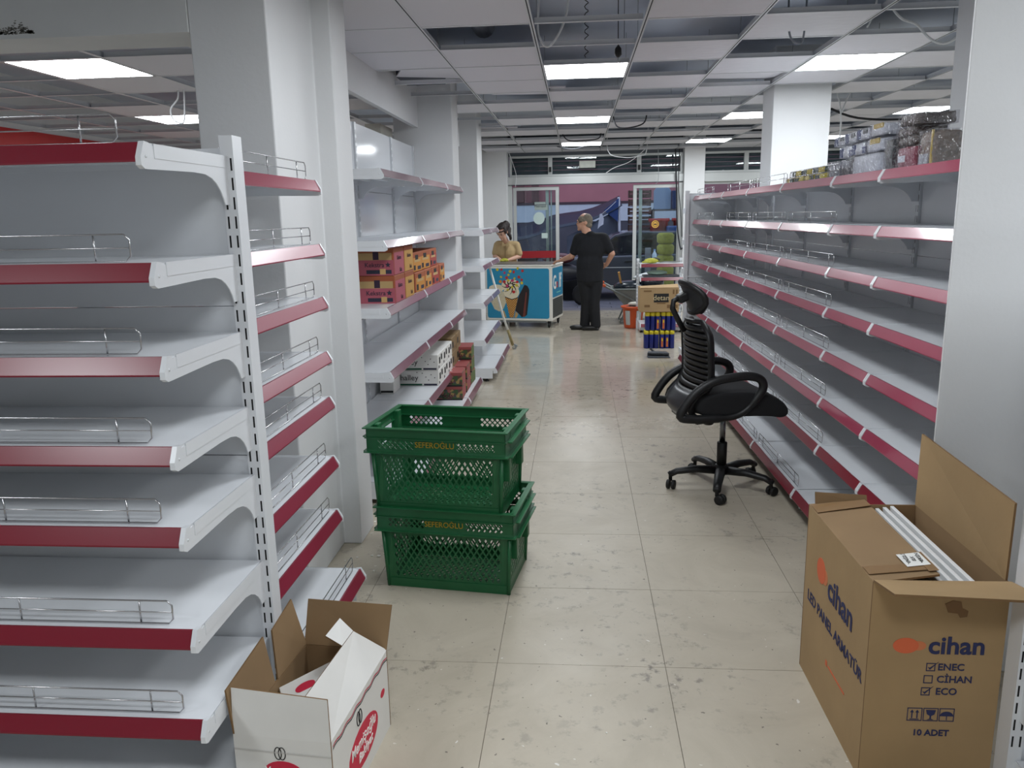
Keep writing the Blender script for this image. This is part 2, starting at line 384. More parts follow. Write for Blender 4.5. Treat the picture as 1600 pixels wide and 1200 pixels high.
pt.build('scuffed_paint', mat('bare_plaster', rgb(122, 120, 114), .9), bm_l)['kind'] = 'stuff'
struct(MB().box(-1.42, -1.38, 3.87, 7.15, 2.345, 2.98).build('wall_beam_aisle', paint))
struct(MB().box(-1.36, -1.3, 7.5, 9.1, 2.34, 2.98).build('wall_beam_rear', paint))
struct(MB().box(-1.75, -1.6, 9.53, 13.1, -.05, 2.98).build('wall_side_rear', paint))
# lean wall behind the wall shelving, reaching only as high as the side room opening
wl = struct(MB().box(-1.75, -1.6, 5.6, 9.53, -.05, 2.2).build('wall_low', paint_dirty))
MB().box(-1.74, -1.61, 6.72, 7.15, 2.2, 2.34).build('lintel_block', mat('bare_block', rgb(196, 194, 184), .9, var=.1), wl)
# wooden jamb with a narrow recess beside the shop front
jm = struct(MB().box(-1.6, -1.5, 10.6, 11.4, 0, 2.1).build('door_3', mat('old_door', rgb(188, 190, 188), .6, var=.1)))
MB().box(-1.5, -1.485, 10.55, 10.62, 0, 2.16).box(-1.5, -1.485, 11.38, 11.45, 0, 2.16).box(-1.5, -1.485, 10.55, 11.45, 2.1, 2.16).build('door_frame', paint_dirty, jm)

# ---- shop front
YF = 13.4
struct(MB().box(-5, -1.52, YF, YF+.2, -.12, 3.0).build('wall_front_left', paint))
pillar('wall_pillar_7', [(-1.56, 13.05), (-1.12, 13.05), (-1.12, 13.6), (-1.56, 13.6)])
pillar('wall_pillar_8', [(1.68, 13.15), (2.0, 13.15), (2.0, 13.6), (1.68, 13.6)])
def bars(rects, d0, d1, name, parent, m=alu, y=YF):
    mb = MB()
    for (x0, x1, z0, z1) in rects: mb.box(x0, x1, y+d0, y+d1, z0, z1)
    return mb.build(name, m, parent, bevel=.003, seg=1)
def window(name, x0, x1, z0, z1, y=YF, slats=True):
    w = bpy.data.objects.new(name, None); COL.objects.link(w); struct(w)
    t = .035
    bars([(x0, x1, z0, z0+t), (x0, x1, z1-t, z1), (x0, x0+t, z0+t, z1-t), (x1-t, x1, z0+t, z1-t)], -.03, .04, 'window_frame', w, y=y)
    MB().box(x0+t, x1-t, y-.003, y+.003, z0+t, z1-t).build('pane', glass, w)
    if slats:
        sl = MB().box(x0, x1, -.012, .012, 0, .064).mesh('shutter_slat', mat('shutter_grey', rgb(66, 72, 82), .5))
        n = int((z1-z0)/.07)+1
        for k in range(n): link('shutter_slat', sl, w, (0, y+.13+.006*(k % 2), z0-.03+.07*k))
    return w
window('window_1', -1.10, -.44, 2.19, 2.52); window('window_2', -.44, .99, 2.19, 2.52); window('window_3', .99, 1.68, 2.19, 2.52)
window('window_4', 2.0, 2.68, 2.19, 2.52); window('window_5', 2.68, 4.3, 2.19, 2.52); window('window_6', 4.3, 6, 2.19, 2.52)
window('window_7', 2.0, 3.3, .3, 2.05, slats=False); window('window_8', 3.3, 4.7, .3, 2.05, slats=False); window('window_9', 4.7, 6, .3, 2.05, slats=False)
struct(MB().box(2.0, 6, YF-.02, YF+.2, -.12, .3).build('wall_front_sill', paint))
trn = struct(MB().box(-1.12, 1.68, YF-.02, YF+.2, 2.52, 3.0).box(2.0, 6, YF-.02, YF+.2, 2.52, 3.0).build('trim_1', mat('facade_head', rgb(92, 98, 106), .7)))
for x in (-.44, .99): MB().box(x-.02, x+.02, YF-.06, YF-.03, 2.26, 2.34).build('latch', black_pl, trn)
hd = struct(MB().box(-1.12, 1.72, YF-.14, YF+.04, 2.06, 2.19).box(2.0, 6, YF-.1, YF+.04, 2.05, 2.19).build('trim_2', alu, bevel=.008))
MB().box(-1.12, 1.72, YF-.145, YF-.14, 2.055, 2.065).build('seam', dark_m, hd)
# sliding door leaves
def leaf(name, x0, x1, posts, y):
    d = bpy.data.objects.new(name, None); COL.objects.link(d); struct(d)
    t = .055; z1 = 2.03
    bars([(x0, x1, .01, .09), (x0, x1, z1-t, z1), (x0, x0+t, .09, z1-t), (x1-t, x1, .09, z1-t)], -.02, .02, 'door_frame', d, y=y)
    MB().box(x0+t, x1-t, y-.004, y+.004, .09, z1-t).build('pane', glass, d)
    for (a, b) in posts: bars([(a, b, .01, z1)], .05, .1, 'fixed_post', d, y=y)
    return d
d1 = leaf('door_1', -1.05, -.30, [(-.52, -.47), (-.44, -.42)], YF-.04)
yd = YF-.045
MB().box(-.995, -.355, yd-.003, yd-.0005, .885, 1.0).build('red_stripe', mat('red_vinyl', rgb(150, 24, 34), .4), d1)
sticker = mat('sticker_pale', rgb(186, 204, 200), .5)
MB().prism([(-.63+p[0], 1.53+p[1]) for p in ellipse(0, 0, .093, .1)], 'y', yd-.003, yd-.0005).build('round_sticker', sticker, d1)
MB().box(-.59, -.49, yd-.003, yd-.0005, 1.205, 1.29).build('paper_note', sticker, d1)
MB().box(-.7, -.52, yd-.003, yd-.0005, 1.75, 1.79).box(-.7, -.49, yd-.003, yd-.0005, 1.66, 1.74).build('name_sticker', mat('sticker_grey', rgb(150, 164, 160), .5), d1)
text('Metropol', .05, d1, ink_black, (-.61, yd-.004, 1.72), ROT_F)
d2 = leaf('door_2', .90, 1.66, [(1.0, 1.05)], YF-.04)
ring = MB(); yo = rgb(222, 170, 70)
ring.prism(ellipse(1.26, 1.4, .06, .06), 'y', yd-.002, yd-.0006, mat('sticker_yellow', yo, .5)); ring.prism(ellipse(1.26, 1.4, .046, .046), 'y', yd-.003, yd-.0007, mat('sticker_brown', rgb(90, 70, 50), .5))
ring.prism(ellipse(1.26, 1.4, .036, .036), 'y', yd-.004, yd-.0008, MATS['sticker_yellow']); ring.box(1.235, 1.285, yd-.005, yd-.001, 1.385, 1.41, MATS['sticker_brown'])
ring.build('round_sticker', None, d2)
bars([(-1.12, -1.06, 0, 2.06), (1.62, 1.68, 0, 2.06)], -.12, .02, 'jamb', hd)
struct(MB().box(-1.12, 1.68, YF-.02, YF+.35, -.12, -.001).build('trim_3', mat('threshold_stone', rgb(96, 94, 98), .6)))
# motion sensor box on the transom
tag(MB().box(.03, .29, YF-.1, YF-.032, 2.31, 2.42).build('door_sensor', mat('yellowed_plastic', rgb(206, 210, 200), .4, var=.1, vscale=20), bevel=.008),
    'rectangular white sensor box mounted on the transom above the entrance', 'sensor')
# ================================================================== THE STREET OUTSIDE
struct(MB().box(-9, 14, 13.75, 24, -.3, -.06).build('ground_street', mat('wet_paving', rgb(104, 104, 112), .45, var=.25, vscale=3, bump=.2, bscale=12)))
pav = bpy.data.objects['ground_street']
pm = MB().box(-.29, .29, -.14, .14, 0, .012).mesh('paving_stone', mat('paving_grey', rgb(112, 112, 122), .5, var=.2, vscale=4))
for i in range(-3, 6):
    for j in range(5): link('paving_stone', pm, pav, (i*.6+(.3 if j % 2 else 0), 13.92+j*.3, -.06))
fac = struct(MB().box(-9, 14, 23.5, 23.9, -.3, 7).build('wall_opposite', mat('pink_render', rgb(176, 116, 122), .8, var=.12, vscale=1.2)))
MB().box(-9, 3.0, 23.38, 23.5, 1.38, 1.86).build('sign_band', mat('white_fascia', rgb(196, 204, 214), .5, var=.06), fac)
MB().box(-9, 14, 23.36, 23.5, 1.86, 1.93).build('cornice', mat('cornice_dark', rgb(70, 52, 60), .7), fac)
MB().box(-9, 14, 23.4, 23.5, -.2, 1.38).build('shop_dark', mat('shop_shutter', rgb(80, 80, 90), .7, var=.2, vscale=2), fac)
for k in range(6): MB().box(-3.4+k*.42, -3.2+k*.42, 23.3, 23.5, 1.95, 5).build('window_pier', mat('pier_brown', rgb(98, 66, 66), .8), fac)
# stall canopy of dark tarpaulin on a pole
t = thing('market_stall', 'dark blue tarpaulin market stall sloping behind the parked car', 'stall', (0, 20.2, -.06))
tarp_m = mat('tarpaulin', rgb(34, 48, 66), .45, bump=.5, bscale=3)
can = MB(); n = 14
pts = []
for i in range(n+1):
    u = i/n; x = -3.6+u*4.65; zt = 1.12+.70*u**2.1
    for j in range(5):
        v = j/4; pts.append((x, -.9+v*1.4, zt+.25*v-.09*math.sin(math.pi*((u*3) % 1))-.25*(1-v)*(1-u)))
can.add(pts, [(i*5+j, i*5+j+1, (i+1)*5+j+1, (i+1)*5+j) for i in range(n) for j in range(4)], smooth=True)
o = can.build('canopy', tarp_m, t); md = o.modifiers.new('thick', 'SOLIDIFY'); md.thickness = .012
pts = []
for i in range(13):
    u = i/12; x = -.25+1.2*u
    for j in range(6):
        w = j/5; pts.append((x, -.75+.1*math.sin(7*u+2*w), (1.12+.62*u)*(1-w)+w*.55))
o = MB().add(pts, [(i*6+j, i*6+j+1, (i+1)*6+j+1, (i+1)*6+j) for i in range(12) for j in range(5)], smooth=True).build('side_curtain', mat('grey_sheet', rgb(88, 96, 110), .7), t)
o.modifiers.new('thick', 'SOLIDIFY').thickness = .01
MB().tube([(1.03, -.8, 0), (1.0, -.8, 1.1), (.97, -.8, 2.02)], .03, 8).build('pole', mat('pale_pole', rgb(196, 202, 212), .5), t)
MB().prism([(.62, 1.72), (.95, 1.45), (.97, 2.0)], 'y', -.86, -.85).build('blue_flap', mat('blue_tarp', rgb(38, 66, 120), .5), t)
MB().box(-3.2, .9, -.6, .4, .5, .56).box(-3.1, -3.0, -.5, -.4, 0, .5).box(.7, .8, -.5, -.4, 0, .5).build('table', mat('stall_wood', rgb(70, 62, 58), .8), t)
# rag tied to the stall rope
rag = MB(); pts = [(-.03, 0, .16), (.02, .01, .17), (.06, .02, .05), (.05, .01, -.08), (-.02, .02, -.12), (-.08, 0, -.18), (-.06, .01, -.04)]
rag.poly(pts); o = rag.build('hanging_rag', mat('white_rag', rgb(206, 210, 218), .8)); o.location = (.55, 19.1, 1.42); o.modifiers.new('thick', 'SOLIDIFY').thickness = .02
MB().tube([(.02, 0, .16), (.2, .14, .3), (.42, .29, .5)], .008, 5).build('cord', mat('pale_cord', rgb(190, 190, 190), .7), o)
tag(o, 'white rag knotted on a cord under the dark stall canopy', 'rag')
# parked car, dark grey, side on
t = thing('car', 'dark grey car parked side-on in the street beyond the open door', 'car', (1.15, 15.55, -.06))
car_p = mat('car_paint', rgb(74, 80, 90), .22, coat=.8, metal=.3); car_g = mat('car_glass', rgb(22, 27, 36), .06, coat=.6); 
low = [(-2.1, .28), (-2.12, .55), (-2.0, .72), (-1.1, .84), (1.25, .88), (2.0, .82), (2.1, .6), (2.08, .28)]
prof_side = []
def body_rows(profile, ys):
    mb = MB(); n = len(profile); vs = []
    for (yy, inset, sz) in ys:
        for (x, z) in profile: vs.append((x*(1-inset), yy, .28+(z-.28)*sz))
    mb.add(vs, [(r*n+i, r*n+(i+1) % n, (r+1)*n+(i+1) % n, (r+1)*n+i) for r in range(len(ys)-1) for i in range(n)] + [tuple(range(n)), tuple(range((len(ys)-1)*n, len(ys)*n))[::-1]])
    return mb
body_rows(low, [(0, .02, .97), (.04, 0, 1), (1.6, 0, 1), (1.64, .02, .97)]).build('body', car_p, t, bevel=.03, seg=2)
roof = [(-1.0, .84), (-.45, 1.24), (-.2, 1.3), (.85, 1.28), (1.1, 1.2), (1.55, .88)]
body_rows(roof, [(.16, .05, 1), (.24, 0, 1), (1.4, 0, 1), (1.48, .05, 1)]).build('cabin', car_p, t, bevel=.02, seg=2)
for a in ([(-.86, .88), (-.42, 1.2), (-.1, 1.24), (-.1, .88)], [(-.04, .88), (-.04, 1.24), (.6, 1.24), (.66, .88)], [(.72, .88), (.68, 1.24), (.88, 1.22), (1.2, .9)]):
    MB().prism(a, 'y', .15, .17).build('side_window', car_g, t)
MB().box(-.9, 1.4, -.006, .0, .62, .635).build('trim_strip', alu, t)
for x in (-.25, .6): MB().box(x, x+.16, -.02, .0, .72, .745).build('door_handle', black_pl, t)
for x in (-1.28, 1.32):
    w = MB().lathe([(.3, .01), (.31, .05), (.31, .17), (.3, .2)], (x, .02, .31), 20, axis='y').build('wheel', rubber, t)
    MB().lathe([(.19, -.0), (.2, .03), (.06, .02)], (x, 0, .31), 14, axis='y').build('rim', tin, w)
for x in (-1.28, 1.32): MB().lathe([(.345, -.004), (.345, .02)], (x, 0, .33), 20, axis='y').build('wheel_arch', mat('arch_black', rgb(10, 10, 12), .9), t)
# tower of stacked wooden crates
for k in range(11):
    t = thing('wooden_crate', 'slatted brown crate number %s from the ground in the street tower' % ('one two three four five six seven eight nine ten eleven'.split()[k]), 'crate', (1.47, 19.6, -.06+k*.2), random.uniform(-.05, .05), 'tower of crates in the street')
    wm = mat('crate_wood', rgb(92, 70, 62), .85, var=.2, vscale=8)
    for z in (.02, .1): MB().box(-.26, .26, -.2, -.185, z, z+.06).build('slat', wm, t); MB().box(-.26, .26, .185, .2, z, z+.06).build('slat', wm, t)
    for x in (-.26, .24): MB().box(x, x+.02, -.2, .2, .01, .17).build('end_board', wm, t)
    MB().box(-.26, .26, -.2, .2, 0, .012).build('base', wm, t)
# pots, bins and chairs of the street shop
def bin_(x, y, z, m, lab):
    o = MB().lathe([(.17, 0), (.2, .38), (.23, .4), (.23, .46), (.2, .46)], (0, 0, 0), 16).build('plastic_bin', m); o.location = (x, y, z); tag(o, lab, 'bin'); return o
red_pl = mat('red_plastic', rgb(176, 42, 38), .4); blue_pl = mat('blue_plastic', rgb(52, 84, 140), .4)
tb = thing('street_table', 'grey plank table with goods seen through the right door leaf', 'table', (2.45, 18.0, -.06)); wm2 = mat('grey_planks', rgb(104, 98, 98), .8, var=.2)
for k in range(6): MB().box(-.9, .9, -.38, -.36, .12+.15*k, .25+.15*k).build('plank', wm2, tb)
MB().box(-.95, .95, -.4, .4, 1.02, 1.06).build('tabletop', wm2, tb)
for x in (-.85, .8):
    for y in (-.34, .3): MB().box(x, x+.05, y, y+.05, 0, 1.02).build('leg', wm2, tb)
bin_(1.78, 18.0, 1.0, red_pl, 'red plastic bin standing on the grey street table')
bin_(2.3, 18.15, 1.0, mat('scarlet_plastic', rgb(190, 40, 34), .4), 'second red bin partly behind the right door frame')
o = MB().box(-.2, .2, -.15, .15, 0, .3).build('blue_tub', blue_pl, bevel=.03); o.location = (2.12, 17.75, 1.0); tag(o, 'blue plastic tub beside the red bins in the street', 'tub')
o = MB().box(-.35, .35, -.2, .2, 0, .42).build('blue_crate', mat('navy_plastic', rgb(44, 56, 96), .5), bevel=.02); o.location = (2.55, 19.42, 1.66); tag(o, 'dark blue crate stacked high outside the right door leaf', 'crate')
sh = MB().box(1.75, 3.8, -.2, .25, 1.68, 1.72).box(1.75, 1.79, -.2, .25, -.0, 1.72).box(3.76, 3.8, -.2, .25, 0, 1.72).build('street_shelf', wm2); sh.location = (0, 19.4, -.06); tag(sh, 'long grey rack in the street carrying chairs and crates', 'rack')
ch = thing('plastic_chair', 'pale blue plastic chair upturned behind the red bin outside', 'chair', (1.98, 19.35, 1.66)); pale = mat('pale_blue_plastic', rgb(138, 158, 184), .4)
MB().prism([(-.2, 0), (.2, 0), (.2, .42), (.14, .5), (-.14, .5), (-.2, .42)], 'y', -.02, .02).build('backrest', pale, ch, bevel=.008); MB().box(-.2, .2, .02, .2, 0, .03).build('seat', pale, ch)
# stack of yellow nets just outside the right leaf
st = ('lowest', 'second lowest', 'middle', 'second highest', 'topmost')
for k in range(5):
    o = MB().lathe([(.1, 0), (.125, .03), (.13, .14), (.1, .18)], n=14, sx=1.15).build('yellow_sack', mat('yellow_net', rgb(190, 186, 80), .7, var=.25, vscale=20, bump=.5, bscale=30)); o.location = (1.52+random.uniform(-.01, .01), 14.15, .3+k*.19)
    tag(o, 'yellow net sack, %s in the stack outside the right door leaf' % st[k], 'sack', 'yellow sacks outside the glass')
o = MB().box(-.24, .24, -.2, .2, 0, .36).build('grey_stand', mat('grey_board', rgb(90, 90, 98), .7), bevel=.01); o.location = (1.52, 14.15, -.06); tag(o, 'grey block under the yellow sacks outside', 'block')
o = MB().box(-.05, .05, -.04, .04, 0, 1.05).build('grey_post', mat('bubble_wrap', rgb(130, 132, 144), .4, bump=.6, bscale=40), bevel=.01); o.location = (1.22, 14.15, -.06); tag(o, 'bubble wrapped post standing left of the yellow sacks', 'post')
# seat of a red-brown motor scooter between the door leaf and the man
t = thing('scooter', 'dark red scooter half hidden behind the man outside the door', 'scooter', (-.35, 14.7, -.06)); sm = mat('scooter_red', rgb(86, 30, 34), .3, coat=.5)
MB().ball((0, 0, .86), .3, .13, .1, 14).build('seat', sm, t); MB().ball((.1, 0, .6), .36, .12, .16, 14).build('body', mat('scooter_black', rgb(30, 32, 40), .4), t)
for x in (-.35, .45): MB().lathe([(.14, -.04), (.2, -.05), (.2, .05), (.14, .04)], (x, 0, .2), 16, axis='y').build('wheel', rubber, t)
MB().tube([(-.3, 0, .3), (-.42, 0, .95), (-.36, 0, 1.02)], .025, 6).tube([(-.36, -.25, 1.0), (-.36, .25, 1.0)], .016, 6).build('handlebar', black_pl, t)
# ================================================================== SHELVING
_cache = {}
rail_wine = mat('price_rail_wine', rgb(132, 34, 58), .32, coat=.35, coat_rough=.2)
def upright_mesh(h):
    key = ('up', round(h, 3))
    if key in _cache: return _cache[key]
    mb = MB(); w, d = .036, .06
    # front plate (y = 0) with two rows of slots, every 50 mm
    xs = [-w/2, -.0125, -.0075, .0075, .0125, w/2]; z = .16
    def q(x0, x1, z0, z1): mb.add([(x0, 0, z0), (x1, 0, z0), (x1, 0, z1), (x0, 0, z1)], [(0, 1, 2, 3)])
    for i in (0, 2, 4): q(xs[i], xs[i+1], 0, h)
    for i in (1, 3):
        q(xs[i], xs[i+1], 0, z); zz = z
        while zz + .05 < h:
            q(xs[i], xs[i+1], zz+.032, zz+.05); zz += .05
        q(xs[i], xs[i+1], zz, h)
    mb.add([(-w/2, 0, 0), (-w/2, d, 0), (-w/2, d, h), (-w/2, 0, h)], [(0, 3, 2, 1)]); mb.add([(w/2, 0, 0), (w/2, d, 0), (w/2, d, h), (w/2, 0, h)], [(0, 1, 2, 3)])
    mb.add([(-w/2, d, 0), (w/2, d, 0), (w/2, d, h), (-w/2, d, h)], [(0, 3, 2, 1)]); mb.add([(-w/2, 0, h), (w/2, 0, h), (w/2, d, h), (-w/2, d, h)], [(0, 1, 2, 3)])
    _cache[key] = mb.mesh('upright', steel_white); return _cache[key]
slot_shade_m = mat('upright_inside', rgb(36, 36, 38), .9)
def shelf_mesh(L, D, m):
    key = ('sh', round(L, 3), round(D, 3), m.name)
    if key in _cache: return _cache[key]
    a, b = .009, L-.009
    mb = MB().box(a, b, -D, -.002, -.0025, 0).box(a, b, -D, -D+.002, -.03, -.0025).box(a, b, -.004, -.002, -.03, -.0025)
    mb.box(a-.006, a-.004, -D+.006, -.004, -.024, .0015).box(b+.004, b+.006, -D+.006, -.004, -.024, .0015).box(a-.006, a+.002, -D+.006, -.004, 0, .0015).box(b-.002, b+.006, -D+.006, -.004, 0, .0015)
    for k in range(3): mb.box(a+.03, b-.03, -D*(.2+.3*k)-.015, -D*(.2+.3*k)+.015, -.018, -.0025)
    _cache[key] = mb.mesh('shelf', m); return _cache[key]
def rail_mesh(L, D, m, h=.04):
    key = ('rl', round(L, 3), round(D, 3), m.name, h)
    if key in _cache: return _cache[key]
    p = [(-D-.001, .002), (-D-.007, .002), (-D-.026, -h+.004), (-D-.026, -h), (-D-.020, -h), (-D-.001, -.004)]
    mb = MB().prism(p, 'x', .014, L-.014)
    _cache[key] = mb.mesh('price_rail', m); return _cache[key]
def bracket_mesh(L, D, m):
    key = ('br', round(D, 3), m.name)
    if key in _cache: return _cache[key]
    p = [(0, -.004), (-D+.01, -.004), (-D-.008, .004), (-D-.024, -.03), (-D-.024, -.046), (-D-.014, -.054), (-D, -.054), (-.19, -.05), (-.13, -.052), (-.095, -.06), (-.07, -.073), (-.05, -.09), (-.036, -.108), (-.028, -.125), (0, -.125)]
    mb = MB().prism(p, 'x', 0, .003)
    tip = [(-D+.012, .002), (-D-.008, .004), (-D-.027, -.03), (-D-.027, -.047), (-D-.014, -.054), (-D+.012, -.05)]
    mb.prism(tip, 'x', -.0003, .012)
    mb.box(-.0013, .0, -D+.03, -.006, -.03, .001)
    mb.lathe([(.0035, -.0012), (.0035, .0008)], (0, -D-.006, -.028), 8, m=None, axis='x')
    _cache[key] = mb.mesh('bracket', m); return _cache[key]
def guard_mesh(L, D, x0, x1, h=.064):
    key = ('gd', round(L, 3), round(D, 3), x0, x1)
    if key in _cache: return _cache[key]
    y = -D+.02; r = .0021; mb = MB(); c = .012
    loop = [(x0+c, y, .004), (x0, y, .004+c), (x0, y, h-c), (x0+c, y, h), (x1-c, y, h), (x1, y, h-c), (x1, y, .004+c), (x1-c, y, .004)]
    mb.tube(loop, r, 6, closed=True); mb.tube([(x0, y, h*.53), (x1, y, h*.53)], r*.8, 5)
    n = max(1, round((x1-x0)/.45))
    for x in [x0+.085+(x1-x0-.17)*k/n for k in range(n+1)]: mb.tube([(x, y+.003, -.002), (x, y+.003, h)], r, 6)
    _cache[key] = mb.mesh('wire_guard', chrome); return _cache[key]
def panel_mesh(L, h, m):
    key = ('pn', round(L, 3), round(h, 3), m.name)
    if key in _cache: return _cache[key]
    _cache[key] = MB().box(.004, L-.004, 0, .01, .0015, h-.0015).box(.004, L-.004, .01, .024, .0015, .006).box(.004, L-.004, .01, .024, h-.006, h-.0015).mesh('back_panel', m); return _cache[key]
def gondola(name, label, loc, rz, secs, tops, D, DB, rail, H, seams, guards=lambda s, l: True, rails=None, gx=(.03, .03), base=True, panels=True, group=None, panel_m=None, ends=True):
    """local frame: x along the run, front towards -y, back panels at y = 0"""
    t = thing(name, label, 'shelving', loc, rz, group); L = sum(secs); x = 0.
    us = [0.]
    for s in secs: us.append(us[-1]+s)
    for u in us:
        o = link('upright', upright_mesh(H), t, (u, -.012, 0))
        MB().box(-.0155, .0155, .004, .055, .002, H-.002).build('core', slot_shade_m, o)  # dark filler in the hollow upright, paints the shade behind the slots
    for si, s in enumerate(secs):
        if panels:
            for a, b in zip(seams[:-1], seams[1:]): link('back_panel', panel_mesh(s-.036, b-a, panel_m or steel_white), t, (us[si]+.018, 0, a))
        for li, z in enumerate(tops):
            isb = base and li == len(tops)-1; dd = DB if isb else D
            sh = link('shelf', shelf_mesh(s, dd, steel_white), t, (us[si], -.012, z))
            r = rails(si, li) if rails else rail
            if r: link('price_rail', rail_mesh(s, dd, r), sh)
            if not isb:
                link('bracket', bracket_mesh(s, dd, steel_white), sh, (.0015, 0, 0))
                o = link('bracket', bracket_mesh(s, dd, steel_white), sh, (s-.0015, 0, 0)); o.scale = (-1, 1, 1)
            else:
                k = MB().box(.012, s-.012, -dd+.045, -dd+.047, -z+.03, -.03).box(.002, .006, -dd+.02, 0, -z+.03, -.003).box(s-.006, s-.002, -dd+.02, 0, -z+.03, -.003)
                k.build('plinth', steel_white, sh)
                for xx in (.03, s-.03): MB().lathe([(.022, 0), (.022, .008), (.009, .012), (.009, .04)], (xx, -dd+.08, -z), 10).build('foot', rubber, sh)
                tip = [(-dd+.012, .002), (-dd-.008, .004), (-dd-.027, -.03), (-dd-.027, -.047), (-dd+.012, -.05)]
                MB().prism(tip, 'x', .0012, .0135).build('end_cap', steel_white, sh); MB().prism(tip, 'x', s-.0135, s-.0012).build('end_cap', steel_white, sh)
            if guards(si, li): link('wire_guard', guard_mesh(s, dd, gx[0], s-gx[1]), sh)
    return t
SEAM = (.02, .10, .52, .935, 1.35, 1.765)
# near left, facing the camera
gondola('gondola_shelving', 'near left white shelving facing the camera with bright red price rails', (-2.718, 2.115, 0), 0, [.9, .9],
        [1.747, 1.492, 1.282, 1.071, .872, .609, .363, .12], .40, .47, rail_red, 1.80, (.02, .10, .51, .925, 1.352, 1.77), gx=(.03, .075))
# side unit standing behind it, facing the aisle
gondola('gondola_shelving', 'short aisle shelving just behind the near left unit, red rails, wire guards', (-1.388, 2.2, 0), R(90), [.785],
        [1.72, 1.487, 1.288, 1.077, .897, .655, .43, .175], .40, .48, rail_wine, 1.78, SEAM, gx=(.03, .03), panels=False)
# long run on the right
RS = [.90, .55, .90, .90, .92, .60, .80]
def rg(s, l):
    if s in (1, 5, 6): return False
    if l == 0: return s in (0, 2, 3, 4)
    return True
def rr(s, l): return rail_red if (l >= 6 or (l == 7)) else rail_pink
RA = R(-90+1.157)
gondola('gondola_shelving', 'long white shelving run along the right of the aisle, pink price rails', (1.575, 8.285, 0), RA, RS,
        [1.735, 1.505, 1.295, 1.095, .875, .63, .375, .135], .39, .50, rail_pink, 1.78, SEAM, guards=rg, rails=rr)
# its far end cap, facing the door
gondola('gondola_shelving', 'end unit closing the far end of the long right shelving run', (1.66, 8.34, 0), R(180), [.56],
        [1.62, 1.30, 1.0, .7, .4, .135], .30, .38, rail_mauve, 1.79, SEAM, guards=lambda s, l: False)
# wall shelving on the left
gondola('gondola_shelving', 'white wall shelving on the left holding snack cartons, mauve price rails', (-1.438, 4.18, 0), R(90), [1.08, 1.03, .85],
        [1.832, 1.462, 1.105, .755, .352, .13], .40, .53, rail_mauve, 2.19, (.02, .10, .50, .92, 1.34, 1.76, 2.19), guards=lambda s, l: False, panel_m=steel_gloss)
gondola('gondola_shelving', 'smaller empty wall shelving farther back on the left beside the freezer', (-1.318, 7.56, 0), R(90), [.76, .76],
        [1.452, 1.115, .765, .405, .13], .40, .50, rail_mauve, 1.5, (.02, .10, .50), guards=lambda s, l: False)
# near right unit, only one upright of it shows beside the lamp carton
gondola('gondola_shelving', 'white slotted shelving upright at the lower right edge beside the lamp carton', (1.168, 2.0, 0), 0, [.9],
        [1.747, 1.492, 1.282, 1.071, .872, .609, .363, .12], .40, .47, rail_red, 1.8, SEAM)
# low red-railed unit near the door
gondola('gondola_shelving', 'low white shelving with dark red rails near the shop entrance', (.83, 11.18, 0), 0, [.58],
        [.915, .735, .42, .12], .36, .42, rail_red, .97, (.02, .10), guards=lambda s, l: False, panels=False)
# ================================================================== GREEN CRATES
def diamond_wall(mb, P, u0, u1, v0, v1, nu, nv, hole=.60, solid=None):
    """P(u, v) -> 3D point; lattice of diamond cells with diamond holes between (u0, v0) and (u1, v1)"""
    du = (u1-u0)/nu; dv = (v1-v0)/nv
    def cell(cu, cv, h):
        o = [(cu-du/2, cv), (cu, cv-dv/2), (cu+du/2, cv), (cu, cv+dv/2)]
        o = [(min(max(a, u0), u1), min(max(b, v0), v1)) for a, b in o]
        i = [(cu+(a-cu)*h, cv+(b-cv)*h) for a, b in o]
        mb.add([P(*q) for q in o]+[P(*q) for q in i], [(k, (k+1) % 4, 4+(k+1) % 4, 4+k) for k in range(4)])
    for j in range(nv):
        for i in range(nu): cell(u0+(i+.5)*du, v0+(j+.5)*dv, hole)
    for j in range(nv+1):
        for i in range(nu+1):
            edge = i in (0, nu) or j in (0, nv); cu, cv = u0+i*du, v0+j*dv
            if edge:
                o = [(cu-du/2, cv), (cu, cv-dv/2), (cu+du/2, cv), (cu, cv+dv/2)]; o = [(min(max(a, u0), u1), min(max(b, v0), v1)) for a, b in o]
                mb.add([P(*q) for q in o], [(0, 1, 2, 3)])
            else: cell(cu, cv, hole)
def frame_quads(mb, P, U0, U1, V0, V1, u0, u1, v0, v1):
    for a in ((U0, U1, V0, v0), (U0, U1, v1, V1), (U0, u0, v0, v1), (u1, U1, v0, v1)):
        if a[1]-a[0] > 1e-4 and a[3]-a[2] > 1e-4: mb.add([P(a[0], a[2]), P(a[1], a[2]), P(a[1], a[3]), P(a[0], a[3])], [(0, 1, 2, 3)])
